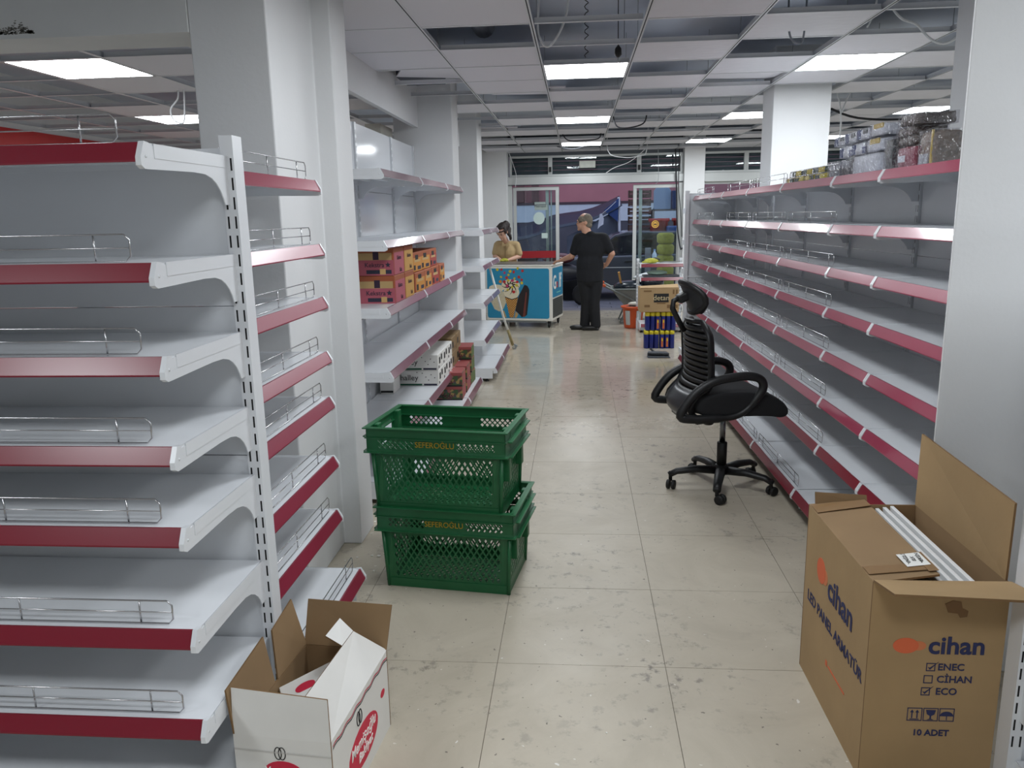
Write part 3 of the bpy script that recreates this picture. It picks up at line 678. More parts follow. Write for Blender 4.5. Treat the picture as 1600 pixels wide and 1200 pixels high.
def crate(loc, rz, label):
    t = thing('plastic_crate', label, 'crate', loc, rz, 'stacked green crates')
    H = .375; wt, wb = .300, .268; dt, db = .205, .178; zb = .265      # half widths, half depths; band from zb up
    def lerp(a, b, v): return a+(b-a)*v/H
    for sgn, nm in ((-1, 'front'), (1, 'back')):
        mb = MB()
        def P(u, v, s=sgn): return (u*lerp(wb, wt-.02, v)*(-s), s*lerp(db, dt-.014, v), v)
        diamond_wall(mb, P, -.88, .88, .04, zb-.012, 18, 5, .72); frame_quads(mb, P, -1, 1, 0, zb, -.88, .88, .04, zb-.012)
        o = mb.build('long_wall', green_pl, t, fix=True); o.modifiers.new('thick', 'SOLIDIFY').thickness = .004
        mb = MB()
        def Q(u, v, s=sgn): return (u*wt*(-s), s*dt, zb+v)
        for (a, b) in ((-.84, -.28), (.30, .86)): diamond_wall(mb, Q, a, b, .016, .064, 7, 2, .72)
        frame_quads(mb, Q, -1, 1, 0, H-zb, -.84, .86, .016, .064); mb.add([Q(-.28, .016), Q(.30, .016), Q(.30, .064), Q(-.28, .064)], [(0, 1, 2, 3)])
        o = mb.build('rim_band', green_pl, t, fix=True); o.modifiers.new('thick', 'SOLIDIFY').thickness = .004
    for sgn in (-1, 1):
        mb = MB()
        def P(u, v, s=sgn): return (s*lerp(wb, wt-.02, v), u*lerp(db, dt-.014, v)*s, v)
        diamond_wall(mb, P, -.80, .80, .04, zb-.012, 10, 5, .66); frame_quads(mb, P, -1, 1, 0, zb, -.80, .80, .04, zb-.012)
        o = mb.build('end_wall', green_pl, t, fix=True); o.modifiers.new('thick', 'SOLIDIFY').thickness = .004
        mb = MB()
        def Q(u, v, s=sgn): return (s*wt, u*dt*s, zb+v)
        frame_quads(mb, Q, -1, 1, 0, H-zb, -.42, .42, .03, .075)         # opening = hand hole
        o = mb.build('rim_band', green_pl, t, fix=True); o.modifiers.new('thick', 'SOLIDIFY').thickness = .004
        for y in (-.12, .12):
            MB().box(min(sgn*(wt-.03), sgn*wt), max(sgn*(wt-.03), sgn*wt), y-.02, y+.02, zb-.12, H-.004).build('corner_post', green_pl, t, bevel=.004)
    for z, e in ((H-.006, .012), (zb, .011), (zb+.062, .006)):
        mb = MB(); a, b = wt+e, dt+e; i = .012+e
        for q in ((-a, a, -b, -b+i), (-a, a, b-i, b), (-a, -a+i, -b+i, b-i), (a-i, a, -b+i, b-i)): mb.box(*q, z, z+.005)
        mb.build('rim_lip', green_pl, t)
    for sx in (-1, 1):
        mb = MB(); mb.box(min(sx*wt, sx*(wt+.024)), max(sx*wt, sx*(wt+.024)), -dt*.9, dt*.9, zb-.004, zb+.001).box(min(sx*wt, sx*(wt+.024)), max(sx*wt, sx*(wt+.024)), -dt*.9, dt*.9, zb+.06, zb+.065).build('handle_ledge', green_pl, t)
    for x in (-wb, wb):
        for y in (-db, db): MB().tube([(x, y, 0), (x*(wt-.02)/wb, y*(dt-.014)/db, zb)], .009, 8).build('corner_rib', green_pl, t)
    mb = MB()
    def B(u, v): return (u*wb, v*db, .004)
    diamond_wall(mb, B, -.94, .94, -.9, .9, 17, 9, .6); frame_quads(mb, B, -1, 1, -1, 1, -.94, .94, -.9, .9)
    o = mb.build('base', green_pl, t, fix=True); o.modifiers.new('thick', 'SOLIDIFY').thickness = .004
    text('SEFEROĞLU', .034, t, yellow_ink, (0.0, -dt-.0032, zb+.042), ROT_F, extrude=.0008, sx=.95)
    return t
crate((-.538, 3.335, 0), R(-7.5), 'lower of two stacked green plastic crates on the floor')
crate((-.560, 3.322, .352), R(-8), 'upper of two stacked green plastic crates, open and empty')

# ================================================================== OFFICE CHAIR
t = thing('office_chair', 'black office chair with mesh back and headrest turned to the right shelves', 'chair', (.834, 4.53, 0), R(11))
for k in range(5):
    a = R(-43+72*k); c, s = math.cos(a), math.sin(a)
    mb = MB(); prof = []
    pts = [(.03*c, .03*s, .105), (.15*c, .15*s, .112), (.26*c, .26*s, .10), (.305*c, .305*s, .078)]
    mb.tube(pts, [.033, .028, .024, .022], 10, sx=1.0, sy=.75); mb.build('base_arm', black_pl, t)
    w = MB().tube([(.295*c, .295*s, .085), (.295*c, .295*s, .05)], .012, 8)
    for d in (-.016, .016): w.lathe([(.018, -.010), (.026, -.009), (.027, .0), (.026, .009), (.018, .010)], (0, 0, 0), 14, axis='y')
    # place the two discs
    ww = MB()
    for d in (-.015, .015):
        q = MB().lathe([(.018, -.010), (.026, -.009), (.0275, 0), (.026, .009), (.018, .010)], (0, 0, 0), 14, axis='y')
        M4 = Matrix.Translation((.295*c-.02*s, .295*s+.02*c, .0275)) @ Matrix.Rotation(a+1.1, 4, 'Z') @ Matrix.Translation((0, d, 0))
        ww.add([M4 @ Vector(v) for v in q.v], q.f, None, True)
    ww.tube([(.295*c, .295*s, .1), (.295*c, .295*s, .045)], .011, 8); ww.build('caster', rubber, t)
MB().lathe([(.045, .085), (.05, .11), (.038, .135), (.03, .14)], n=16).build('hub', black_pl, t)
MB().lathe([(.028, .13), (.029, .272), (.024, .275)], n=16).build('cylinder_sleeve', black_pl, t)
MB().lathe([(.0165, .27), (.0165, .47)], n=14).build('gas_cylinder', mat('piston_steel', rgb(120, 122, 126), .25, metal=1), t)
MB().box(-.12, .12, -.1, .1, .455, .49).build('mechanism', black_pl, t, bevel=.01); MB().lathe([(.024, .40), (.03, .405), (.03, .47)], (-.11, -.06, 0), 14).build('tension_knob', black_pl, t)
# seat: side profile swept across with a rounded edge
prof = [(-.24, .44), (-.26, .49), (-.245, .56), (-.12, .585), (.06, .58), (.17, .56), (.25, .52), (.298, .47), (.295, .425), (.25, .415), (.2, .43), (.1, .435)]
mb = MB(); n = len(prof); vs = []; rows = [(-.245, .86, .02), (-.235, .95, .008), (-.2, 1, 0), (.2, 1, 0), (.235, .95, .008), (.245, .86, .02)]
for (yy, sc, dz) in rows:
    for (x, z) in prof: vs.append((x*sc, yy, .52+(z-.475)*sc))
mb.add(vs, [(r*n+i, r*n+(i+1) % n, (r+1)*n+(i+1) % n, (r+1)*n+i) for r in range(5) for i in range(n)]+[tuple(range(n)), tuple(range(5*n, 6*n))[::-1]], smooth=True)
o = mb.build('seat', black_fab, t, fix=True); o.modifiers.new('sub', 'SUBSURF').render_levels = 2
# arm loops
for s in (-1, 1):
    y = s*.24
    loop = [(-.235, y, .45), (-.20, y, .52), (-.14, y, .585), (-.05, y, .635), (.06, y, .655), (.15, y, .657), (.21, y, .635), (.225, y, .59), (.19, y, .53), (.13, y, .465), (.06, y, .435), (-.05, y, .43), (-.17, y, .432)]
    loop = [(p[0]-.1, p[1], p[2]+.05) for p in loop]; L2 = []
    for i in range(len(loop)):
        p0, p1, p2, p3 = (Vector(loop[(i+k-1) % len(loop)]) for k in range(4))
        for k in range(4):
            u = k/4; L2.append(.5*((2*p1)+(-p0+p2)*u+(2*p0-5*p1+4*p2-p3)*u*u+(-p0+3*p1-3*p2+p3)*u**3))
    rad = [.024 if p.z > .55 or p.x < -.1 else .018 for p in L2]
    MB().tube(L2, rad, 10, closed=True, sx=1.0, sy=1.0).build('armrest', black_pl, t)
# back: curved frame with slats
def bx(z): return -.20 - .10*max(0, (z-.62))**1.0*.55 + .0 - (.11*math.exp(-((z-.52)/.09)**2))
def hw(z):
    if z < .62: return .20
    if z > .90: return .215-.13*((z-.90)/.09)**2
    return .215
zs = [.46+.53*k/18 for k in range(19)]
def back_pt(u, z): return (bx(z)+.045*(u*u)*1.0, u*hw(min(z, .985)), z)
outline = [back_pt(-1, z) for z in zs]+[back_pt(u, .99) for u in (-.6, -.2, .2, .6)]+[back_pt(1, z) for z in zs[::-1]]
MB().tube(outline+[back_pt(.4, .46), back_pt(-.4, .46)], .017, 8, closed=True, sx=.8, sy=1.25).build('back_frame', black_pl, t)
for k in range(12):
    z = .60+.032*k; h = .011
    vs = [];
    for i in range(9):
        u = -1+2*i/8
        for (dz, dx) in ((-h, 0), (h, 0)):
            p = back_pt(u, z+dz); vs.append((p[0]+dx, p[1], p[2]))
    o = MB().add(vs, [(2*i, 2*i+2, 2*i+3, 2*i+1) for i in range(8)], smooth=True).build('back_slat', black_pl, t); o.modifiers.new('thick', 'SOLIDIFY').thickness = .008
o = MB().add([back_pt(-1+2*i/10, .6+.37*j/10) for j in range(11) for i in range(11)], [(j*11+i, j*11+i+1, (j+1)*11+i+1, (j+1)*11+i) for j in range(10) for i in range(11-1)], smooth=True).build('back_mesh', black_fab, t); o.location = (.022, 0, 0); o.modifiers.new('thick', 'SOLIDIFY').thickness = .006
vs = [back_pt(-.85+1.7*i/8, .47+.13*j/5) for j in range(6) for i in range(9)]
o = MB().add(vs, [(j*9+i, j*9+i+1, (j+1)*9+i+1, (j+1)*9+i) for j in range(5) for i in range(8)], smooth=True).build('lumbar_shell', mat('grey_black_plastic', rgb(44, 46, 49), .35), t); o.modifiers.new('thick', 'SOLIDIFY').thickness = .012
MB().tube([(-.26, -.2, .5), (-.2, -.15, .445), (-.1, -.1, .44)], .02, 8).tube([(-.26, .2, .5), (-.2, .15, .445), (-.1, .1, .44)], .02, 8).build('back_bracket', black_pl, t)
# headrest: stalk, ring and pad
MB().tube([(-.245, 0, .93), (-.29, 0, 1.01), (-.315, 0, 1.06), (-.31, 0, 1.10), (-.27, 0, 1.12)], .016, 8).build('headrest_stalk', black_pl, t)
ringp = []
for k in range(24):
    a = 2*math.pi*k/24; yy = .135*math.cos(a); zz = .085*math.sin(a); ringp.append((-.235+.06*(yy/.135)**2-.03*(zz/.085), yy, 1.12+zz))
hr = MB().tube(ringp, .017, 8, closed=True).build('headrest_frame', black_pl, t)
vs = []
for j in range(7):
    for i in range(13):
        u = -1+2*i/12; v = -1+2*j/6; k = math.sqrt(max(0, 1-.55*v*v)); yy = .13*u*k; zz = .08*v; vs.append((-.22+.06*(yy/.135)**2-.03*v, yy, 1.12+zz))
o = MB().add(vs, [(j*13+i, j*13+i+1, (j+1)*13+i+1, (j+1)*13+i) for j in range(6) for i in range(12)], smooth=True).build('headrest_pad', mat('pad_grey', rgb(30, 32, 36), .5), t); o.modifiers.new('thick', 'SOLIDIFY').thickness = .02
MB().obox((-.255, 0, 1.12), .07, .06, .05, (0, -.4, 0)).build('headrest_mount', black_pl, hr, bevel=.01)

# ================================================================== CARTONS
def flap(pts, th, m_out, m_in, parent, name='flap'):
    """quad pts (4), thickness along the normal; outer side is +normal"""
    a, b, c, d = [Vector(p) for p in pts]; nrm = (b-a).cross(d-a).normalized()*th
    mb = MB(); vs = [a, b, c, d, a-nrm, b-nrm, c-nrm, d-nrm]
    mb.add(vs[:4], [(0, 1, 2), (0, 2, 3)], m_out); mb.add(vs[4:], [(2, 1, 0), (3, 2, 0)], m_in)
    mb.add(vs, [(0, 4, 5, 1), (1, 5, 6, 2), (2, 6, 7, 3), (3, 7, 4, 0)], kraft_edge)
    return mb.build(name, None, parent)
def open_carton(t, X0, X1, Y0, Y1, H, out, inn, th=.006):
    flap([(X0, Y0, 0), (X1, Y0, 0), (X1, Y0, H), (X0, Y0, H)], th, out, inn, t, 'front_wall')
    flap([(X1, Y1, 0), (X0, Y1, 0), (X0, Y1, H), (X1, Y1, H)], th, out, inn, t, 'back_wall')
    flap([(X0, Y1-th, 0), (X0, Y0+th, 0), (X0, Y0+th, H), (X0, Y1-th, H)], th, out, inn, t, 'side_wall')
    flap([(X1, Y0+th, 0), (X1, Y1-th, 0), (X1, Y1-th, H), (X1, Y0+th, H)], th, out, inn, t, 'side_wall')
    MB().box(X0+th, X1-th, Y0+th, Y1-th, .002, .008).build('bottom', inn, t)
# --- lamp carton, right foreground
t = thing('lamp_carton', 'tall brown cihan LED panel carton with open flaps in the right foreground', 'box', (.79, 2.05, 0), R(.6))
W_, D_, H_ = .355, .59, .60
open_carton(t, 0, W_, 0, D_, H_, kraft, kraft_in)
flap([(0, 0, H_), (W_, 0, H_), (W_+.012, -.155, H_+.022), (-.006, -.15, H_+.034)], .006, kraft, kraft, t)                 # front flap lies open towards us
flap([(0, D_, H_), (0, .0, H_), (.172, .006, H_+.022), (.178, D_-.01, H_+.02)], .006, kraft_in, kraft, t, 'closed_flap')      # left flap folded in
flap([(W_, .02, H_), (W_, D_, H_), (W_+.006, D_+.01, H_+.245), (W_-.01, .0, H_+.225)], .006, kraft_in, kraft, t)             # right flap stands up
flap([(.19, D_, H_), (0.02, D_, H_), (.02, D_+.01, H_+.04), (.19, D_+.01, H_+.03)], .006, kraft, kraft_in, t)
tape = mat('brown_tape', rgb(142, 112, 78), .35)
flap([(.002, D_-.02, H_+.0035), (.002, D_-.09, H_+.004), (.175, D_-.08, H_+.0265), (.175, D_-.02, H_+.025)], .001, tape, tape, t, 'tape')
flap([(.002, .09, H_+.0035), (.002, .04, H_+.004), (.17, .03, H_+.026), (.172, .075, H_+.026)], .001, tape, tape, t, 'tape')
flap([(.15, .14, H_+.0245), (.15, .02, H_+.0245), (.176, .02, H_+.0275), (.178, .14, H_+.0275)], .001, tape, tape, t, 'tape')
lb = flap([(.108, .135, H_+.020), (.108, .055, H_+.020), (.170, .055, H_+.0278), (.170, .135, H_+.0278)], .0008, ink_white, ink_white, t, 'address_label')
for k, s in enumerate(('MERSİN', 'ELK', 'DENİZLİ')): text(s, .0145, lb, ink_black, (.156-.017*k, .095, H_+.0285-.0022*k), (0, R(-7), R(90)), extrude=.0003)
fy = -.0012
pr = MB()
def dec(poly, m): MB().prism(poly, 'y', fy, -.0002, m).build('printed_mark', None, t)
MB().prism(ellipse(.13, .415, .022, .014), 'y', fy*.6, -.0002, mat('ink_peach', rgb(204, 122, 80), .75)).build('printed_mark', None, t); dec(ellipse(.098, .415, .034, .023), ink_orange)
def rect(x0, x1, z0, z1): return [(x0, z0), (x1, z0), (x1, z1), (x0, z1)]
def frame(x0, x1, z0, z1, w, m):
    for q in (rect(x0, x1, z0, z0+w), rect(x0, x1, z1-w, z1), rect(x0, x0+w, z0, z1), rect(x1-w, x1, z0, z1)): dec(q, m)
for k, z in enumerate((.352, .315, .278)):
    x = .157-.004*k; frame(x, x+.024, z-.012, z+.012, .0022, ink_navy)
    if k != 1: dec([(x+.004, z), (x+.010, z-.008), (x+.032, z+.016), (x+.010, z-.002)], ink_navy)
for k in range(3): frame(.118+.043*k, .158+.043*k, .187, .227, .002, ink_navy)
for x in (.131, .145): dec(rect(x-.0015, x+.0015, .195, .215), ink_navy); dec([(x-.005, .213), (x+.005, .213), (x, .221)], ink_navy)
dec(rect(.126, .150, .191, .193), ink_navy)
dec([(.168, .221), (.194, .221), (.191, .208), (.183, .203), (.183, .194), (.19, .191), (.172, .191), (.179, .194), (.179, .203), (.171, .208)], ink_navy)
dec([(.209+.018*math.cos(a)+.015, .203+.014*math.sin(a)) for a in [math.pi*k/10 for k in range(11)]], ink_navy); dec(rect(.2232, .2252, .191, .205), ink_navy)
text('cihan', .072, t, ink_navy, (.232, fy, .415), ROT_F, bold=.0016)
for s, z in (('ENEC', .352), ('CİHAN', .315), ('ECO', .278)): text(s, .0285, t, ink_navy, (.187, fy, z), ROT_F, align='LEFT', bold=.0004)
text('10 ADET', .026, t, ink_navy, (.185, fy, .150), ROT_F, bold=.0006)
dm = MB(); dm.prism([(.19,.54),(.2,.515),(.225,.512),(.232,.5),(.25,.503),(.252,.52),(.236,.528),(.232,.546),(.21,.55)], 'y', fy, -.0002).build('stain', mat('cardboard_stain', rgb(130, 100, 70), .9), t)
lx = -.0012
pl = MB(); pl.prism([(.42+p[0], .435+p[1]) for p in ellipse(0, 0, .042, .042)], 'x', lx, -.0002, ink_orange); pl.prism([(.385+p[0], .43+p[1]) for p in ellipse(0, 0, .03, .026)], 'x', lx*.6, -.0002, MATS['ink_peach']); pl.build('printed_mark', None, t)
text('cihan', .108, t, ink_navy, (lx, .235, .415), ROT_L, bold=.002)
text('LED PANEL ARMATÜR', .052, t, ink_navy, (lx, .285, .295), ROT_L, bold=.0005)
MB().box(lx, -.0002, .15, .30, .163, .169).box(lx, -.0002, .31, .325, .158, .176).build('printed_line', ink_orange, t)
# LED panels packed in the carton
for k in range(4):
    q = MB().box(0, .012, 0, .575, 0, .575).build('boxed_led_panel', white_pl, bevel=.002); q.location = (.79+.232+.024*k, 2.062, .012+.004*k); q.rotation_euler = (0, R(-4.5), 0)
    MB().box(-.001, 0, .02, .555, .02, .555).build('diffuser', mat('led_off', rgb(214, 220, 224), .3), q)
    tag(q, 'white LED panel, %s from the left inside the open brown carton' % ('first', 'second', 'third', 'fourth')[k], 'light panel', 'LED panels packed in the carton')

# --- white carton, left foreground
t = thing('white_carton', 'white printed carton with torn open flaps in the left foreground', 'box', (-.905, 1.79, 0), R(-5))
W_, D_, H_ = .27, .455, .262
open_carton(t, 0, W_, 0, D_, H_, carton_w, kraft_in)
flap([(0, 0, H_), (W_, 0, H_), (W_-.004, .008, H_+.118), (0.0, .012, H_+.128)], .005, carton_w, kraft_in, t)
flap([(W_, D_, H_), (0, D_, H_), (-.0, D_+.05, H_+.13), (W_+.01, D_+.045, H_+.13)], .005, carton_w, kraft_in, t)
flap([(0, D_*.52, H_), (0, 0, H_), (-.012, 0, H_+.125), (-.02, D_*.50, H_+.15)], .005, carton_w, kraft_in, t)
flap([(0, D_, H_), (0, D_*.56, H_), (-.02, D_*.62, H_+.14), (-.03, D_*.96, H_+.16)], .005, carton_w, kraft_in, t)
flap([(W_, 0, H_), (W_, D_, H_), (W_-.085, D_-.05, H_+.085), (W_-.075, .015, H_+.105)], .005, carton_w, kraft_in, t)
flap([(W_-.086, D_-.14, H_+.088), (W_-.086, D_-.05, H_+.086), (W_-.13, D_-.04, H_+.12), (W_-.14, D_-.13, H_+.11)], .004, carton_w, kraft_in, t, 'torn_tab')
tp = mat('packing_tape', rgb(214, 212, 206), .25, coat=.5)
MB().box(.0, W_, -.0012, -.0004, H_-.045, H_-.04).build('fold_line', mat('carton_fold', rgb(196, 194, 190), .7), t)
pr = MB(); fy = -.0012
pr.prism(ellipse(.135, .155, .058, .040), 'y', fy, -.0003, ink_red)
for dx in (-.010, .010): 
    pr.tube([(.128+dx*.55+.0095*math.cos(2*math.pi*q/16), -.0006, .217+.018*math.sin(2*math.pi*q/16)) for q in range(16)], .0015, 4, ink_black, closed=True)
pr.build('printed_marks', None, t)
text('Memişoğlu', .030, t, ink_white, (.135, fy-.0008, .165), ROT_F, shear=.2, bold=.0002, sx=.8)
text('Bakliyat', .026, t, ink_white, (.14, fy-.0008, .138), ROT_F, shear=.2, bold=.0001, sx=.82)
sx_ = W_+.0012
pr = MB()
pr.prism([(p[0], p[1]) for p in ellipse(.225, .105, .118, .062)], 'x', W_+.0003, sx_, ink_red)
pr.prism(ellipse(.395, .15, .018, .012), 'x', W_+.0003, sx_, ink_red)
for col, dz in ((ink_red, 0), (ink_black, -.007)):
    for k in range(30):
        y0 = .012+k*.0145; z0 = .243+.0035*math.sin(k*1.2)+dz; y1 = y0+.0145; z1 = .243+.0035*math.sin((k+1)*1.2)+dz
        pr.add([(sx_, y0, z0-.0018), (sx_, y1, z1-.0018), (sx_, y1, z1+.0018), (sx_, y0, z0+.0018)], [(0, 1, 2, 3)], col)
for dy in (-.012, .012):
    pr.tube([(W_+.0006, .2+dy*.6+.012*math.cos(2*math.pi*q/16), .2+.021*math.sin(2*math.pi*q/16)) for q in range(16)], .0018, 4, ink_black, closed=True)
pr.build('printed_marks', None, t)
text('Memişoğlu', .046, t, ink_white, (sx_+.0006, .222, .122), ROT_R, shear=.2, bold=.0002, sx=.92)
text('Bakliyat', .04, t, ink_white, (sx_+.0006, .232, .08), ROT_R, shear=.2, bold=.0002, sx=.92)
# leaflets / small white boxes inside the white carton
for k, (x, y, z, rx, ry, rz, lab) in enumerate(((-.775, 2.03, .232, .12, -.28, .5, 'small white box lying tilted on top inside the white carton'), (-.735, 1.93, .225, .05, .25, -.75, 'small white box pushed against the inner flap of the white carton'), (-.80, 1.98, .085, 0, 0, .1, 'lower small box filling the white carton'))):
    q = MB().box(-.08, .08, -.06, .06, -.022 if k < 2 else -.07, .022 if k < 2 else .07).build('small_box', carton_w, bevel=.002); q.location = (x, y, z); q.rotation_euler = (rx, ry, rz)
    MB().prism(ellipse(-.01, .01, .03, .018), 'z', .0221 if k < 2 else .0701, .023 if k < 2 else .071, ink_red).build('printed_mark', None, q)
    tag(q, lab, 'box')
# ================================================================== PRINTED SHELF CARTONS
def carton(name, label, cat, group, loc, size, base, decs=(), texts=(), rz=0., bev=.004):
    """loc = centre of the bottom; size = (sx, sy, sz); faces F (-y), R (+x), T (top); decs in fractions of the face"""
    sx, sy, sz = size; o = MB().box(-sx/2, sx/2, -sy/2, sy/2, 0, sz).build(name, base, bevel=bev, seg=1); o.location = loc; o.rotation_euler = (0, 0, rz)
    e = .0008; pr = MB()
    for f, u0, u1, v0, v1, m in decs:
        pr = MB(); e += .00012
        if f == 'F': pr.box(-sx/2+u0*sx, -sx/2+u1*sx, -sy/2-e, -sy/2+.0003, v0*sz, v1*sz, m)
        elif f == 'R': pr.box(sx/2-.0003, sx/2+e, -sy/2+u0*sy, -sy/2+u1*sy, v0*sz, v1*sz, m)
        elif f == 'T': pr.box(-sx/2+u0*sx, -sx/2+u1*sx, -sy/2+v0*sy, -sy/2+v1*sy, sz-.0003, sz+e, m)
        pr.build('printed_panel', None, o)
    for f, s, h, u, v, m in texts:
        if s == '*':
            q = []
            for k in range(10):
                rr_ = h*(1 if k % 2 == 0 else .42); a = math.pi/2+k*math.pi/5; q.append((rr_*math.cos(a), rr_*math.sin(a)))
            MB().prism([(-sx/2+u*sx+a, v*sz+b) for a, b in q], 'y', -sy/2-.0032, -sy/2-.0006, m).build('star', None, o); continue
        if f == 'F': text(s, h, o, m, (-sx/2+u*sx, -sy/2-.0026, v*sz), ROT_F, extrude=.0004)
        if f == 'R': text(s, h, o, m, (sx/2+.0026, -sy/2+u*sy, v*sz), ROT_R, extrude=.0004)
    return tag(o, label, cat, group)
kb = mat('carton_rust', rgb(160, 86, 52), .7, var=.1); pinkp = mat('carton_pink', rgb(172, 86, 100), .65); yel = mat('carton_yellow', rgb(194, 148, 76), .65)
tan = mat('carton_tan', rgb(184, 154, 104), .6); plum = mat('carton_plum', rgb(44, 22, 50), .6); ora = mat('carton_orange', rgb(194, 134, 56), .65); redc = mat('carton_red', rgb(156, 58, 50), .65); navy = mat('carton_navy', rgb(42, 42, 62), .6); cookie = mat('cookie_tan', rgb(206, 168, 110), .7)
for lv, z in enumerate((1.105, 1.263)):
    w = 'upper' if lv else 'lower'
    carton('snack_carton', 'pink and rust snack carton with dark star, %s one at the near shelf end' % w, 'box', 'snack cartons on the wall shelf', (-1.215, 4.585, z), (.37, .265, .157), kb,
           [('F', 0, 1, 0, .55, pinkp), ('F', 0, .97, .55, .8, tan), ('F', .68, .77, .56, .84, plum), ('F', .57, .96, .06, .2, navy), ('F', .78, .87, .04, .24, cookie), ('R', .04, .98, .02, .8, pinkp)],
           [('F', 'Kekstra', .036, .70, .37, navy), ('F', '*', .017, .91, .38, navy), ('R', 'Kekstra', .034, .5, .6, plum), ('R', 'Kek', .034, .62, .15, plum)])
    carton('snack_carton', 'yellow sided snack carton, %s one beside the pink cartons' % w, 'box', 'snack cartons on the wall shelf', (-1.215, 4.86, z), (.37, .265, .157), kb,
           [('R', .04, .96, .02, .8, yel), ('F', 0, 1, 0, .55, yel)], [('R', 'Kekstra', .034, .5, .6, plum), ('R', 'Kek', .034, .65, .16, plum)])
pos = ('nearest', 'second', 'third', 'farthest')
for k in range(4):
    m = (ora, ora, redc, ora)[k]
    carton('orange_carton', 'small orange carton with punched handle, %s in the bottom row' % pos[k], 'box', 'orange cartons on the wall shelf', (-1.19, 5.2+.285*k, 1.105), (.32, .27, .128), kb,
           [('R', .08, .95, .03, .72, m), ('R', .3, .62, .62, .88, ink_black), ('R', .2, .8, .52, .66, tan), ('R', .55, .85, .12, .3, navy), ('R', .12, .3, .1, .4, ink_black)], rz=random.uniform(-.05, .05))
for k in range(3):
    m = (ora, ora, redc)[k]
    carton('orange_carton', 'small orange carton with punched handle, %s in the top row' % pos[k], 'box', 'orange cartons on the wall shelf', (-1.20, 5.2+.29*k, 1.234), (.31, .27, .126), kb,
           [('R', .08, .95, .03, .72, m), ('R', .3, .6, .62, .86, ink_black), ('R', .2, .8, .50, .62, tan), ('R', .5, .85, .1, .28, navy), ('R', .12, .3, .1, .35, ink_black)], rz=random.uniform(-.08, .08))
gr_ink = mat('ink_green', rgb(24, 84, 62), .6)
for lv, z in enumerate((.352, .47)):
    w = 'upper' if lv else 'lower'
    for k in range(3):
        dots = [('F', u, u+.022, v, v+.05, ink_black) for u, v in ((.62, .8), (.7, .55), (.82, .7), (.9, .5), (.76, .35), (.12, .75), (.5, .85))]
        hol = [('R', .2, .42, .35, .75, ink_black), ('R', .6, .8, .5, .85, ink_black), ('R', .1, .2, .1, .25, ink_black)]
        carton('white_snack_carton', 'white carton with green stripe, %s row, %s from the camera' % (w, ('first', 'second', 'third')[k]), 'box', 'white halley cartons', (-1.195, 5.84+.225*k, z), (.33, .22, .116), carton_w,
               [('F', .12, .62, .03, .14, gr_ink), ('F', .66, .96, .03, .14, navy), ('F', .02, .05, .2, .85, ink_black), ('F', .08, .1, .2, .7, ink_black)]+dots+hol, [('F', 'halley', .06, .33, .52, ink_black)])
carton('white_snack_carton', 'narrow white carton lying deep under the shelf, near the back panels', 'box', 'white halley cartons', (-1.355, 5.55, .352), (.1, .2, .1), carton_w, [('F', .05, .95, .1, .25, ink_black)])
bro = mat('carton_brown', rgb(132, 108, 74), .75, var=.15)
for lv in range(2):
    for k in range(2):
        carton('brown_carton', 'plain brown carton, %s row, %s one beside the white cartons' % (('lower', 'upper')[lv], ('near', 'far')[k]), 'box', 'brown cartons on the wall shelf', (-1.19, 6.54+.27*k, .352+.125*lv), (.31, .25, .124), bro, [('R', .15, .4, .3, .7, ink_black), ('R', .6, .85, .15, .35, kraft_edge)], rz=random.uniform(-.04, .04))
pat = bpy.data.materials.new('floral_print'); pat.use_nodes = True; _nt = pat.node_tree; _b = _nt.nodes['Principled BSDF']; _b.inputs['Roughness'].default_value = .6
_tc = _nt.nodes.new('ShaderNodeTexCoord'); _v = _nt.nodes.new('ShaderNodeTexVoronoi'); _v.inputs['Scale'].default_value = 42; _rp = _nt.nodes.new('ShaderNodeValToRGB')
_rp.color_ramp.interpolation = 'CONSTANT'; _rp.color_ramp.elements[0].color = rgb(60, 84, 48); _rp.color_ramp.elements[1].position = .35; _rp.color_ramp.elements[1].color = rgb(96, 62, 56)
for p_, c_ in ((.55, rgb(150, 84, 78)), (.72, rgb(70, 74, 72)), (.86, rgb(158, 132, 80))): e_ = _rp.color_ramp.elements.new(p_); e_.color = c_
_nt.links.new(_tc.outputs['Object'], _v.inputs['Vector']); _sp = _nt.nodes.new('ShaderNodeSeparateColor'); _nt.links.new(_v.outputs['Color'], _sp.inputs[0]); _nt.links.new(_sp.outputs[0], _rp.inputs[0]); _nt.links.new(_rp.outputs[0], _b.inputs['Base Color'])
rose = mat('carton_rose', rgb(150, 74, 72), .7)
grn = mat('carton_green', rgb(88, 104, 56), .7)
for k, (y, z, lab) in enumerate(((6.33, .13, 'bottom carton of the nearest pots stack'), (6.33, .243, 'top carton of the nearest pots stack'), (6.62, .13, 'bottom carton of the middle pots stack'), (6.62, .243, 'upper carton of the middle pots stack'),
                                 (6.92, .13, 'bottom carton of the farthest pots stack'), (6.92, .243, 'middle carton of the farthest pots stack'), (6.92, .356, 'top carton of the farthest pots stack'))):
    carton('patterned_carton', 'green and rose patterned carton, ' + lab, 'box', 'patterned pots cartons on the base shelf', (-1.08, y, z), (.30, .25, .111), pat,
           [('T', 0, 1, 0, 1, rose), ('F', 0, 1, .8, 1, rose), ('F', 0, 1, 0, .1, ink_black), ('R', .05, .95, .1, .9, grn if k > 3 else rose)], [('F', 'pots', .05, .6, .35, ink_black)], rz=random.uniform(-.04, .04))

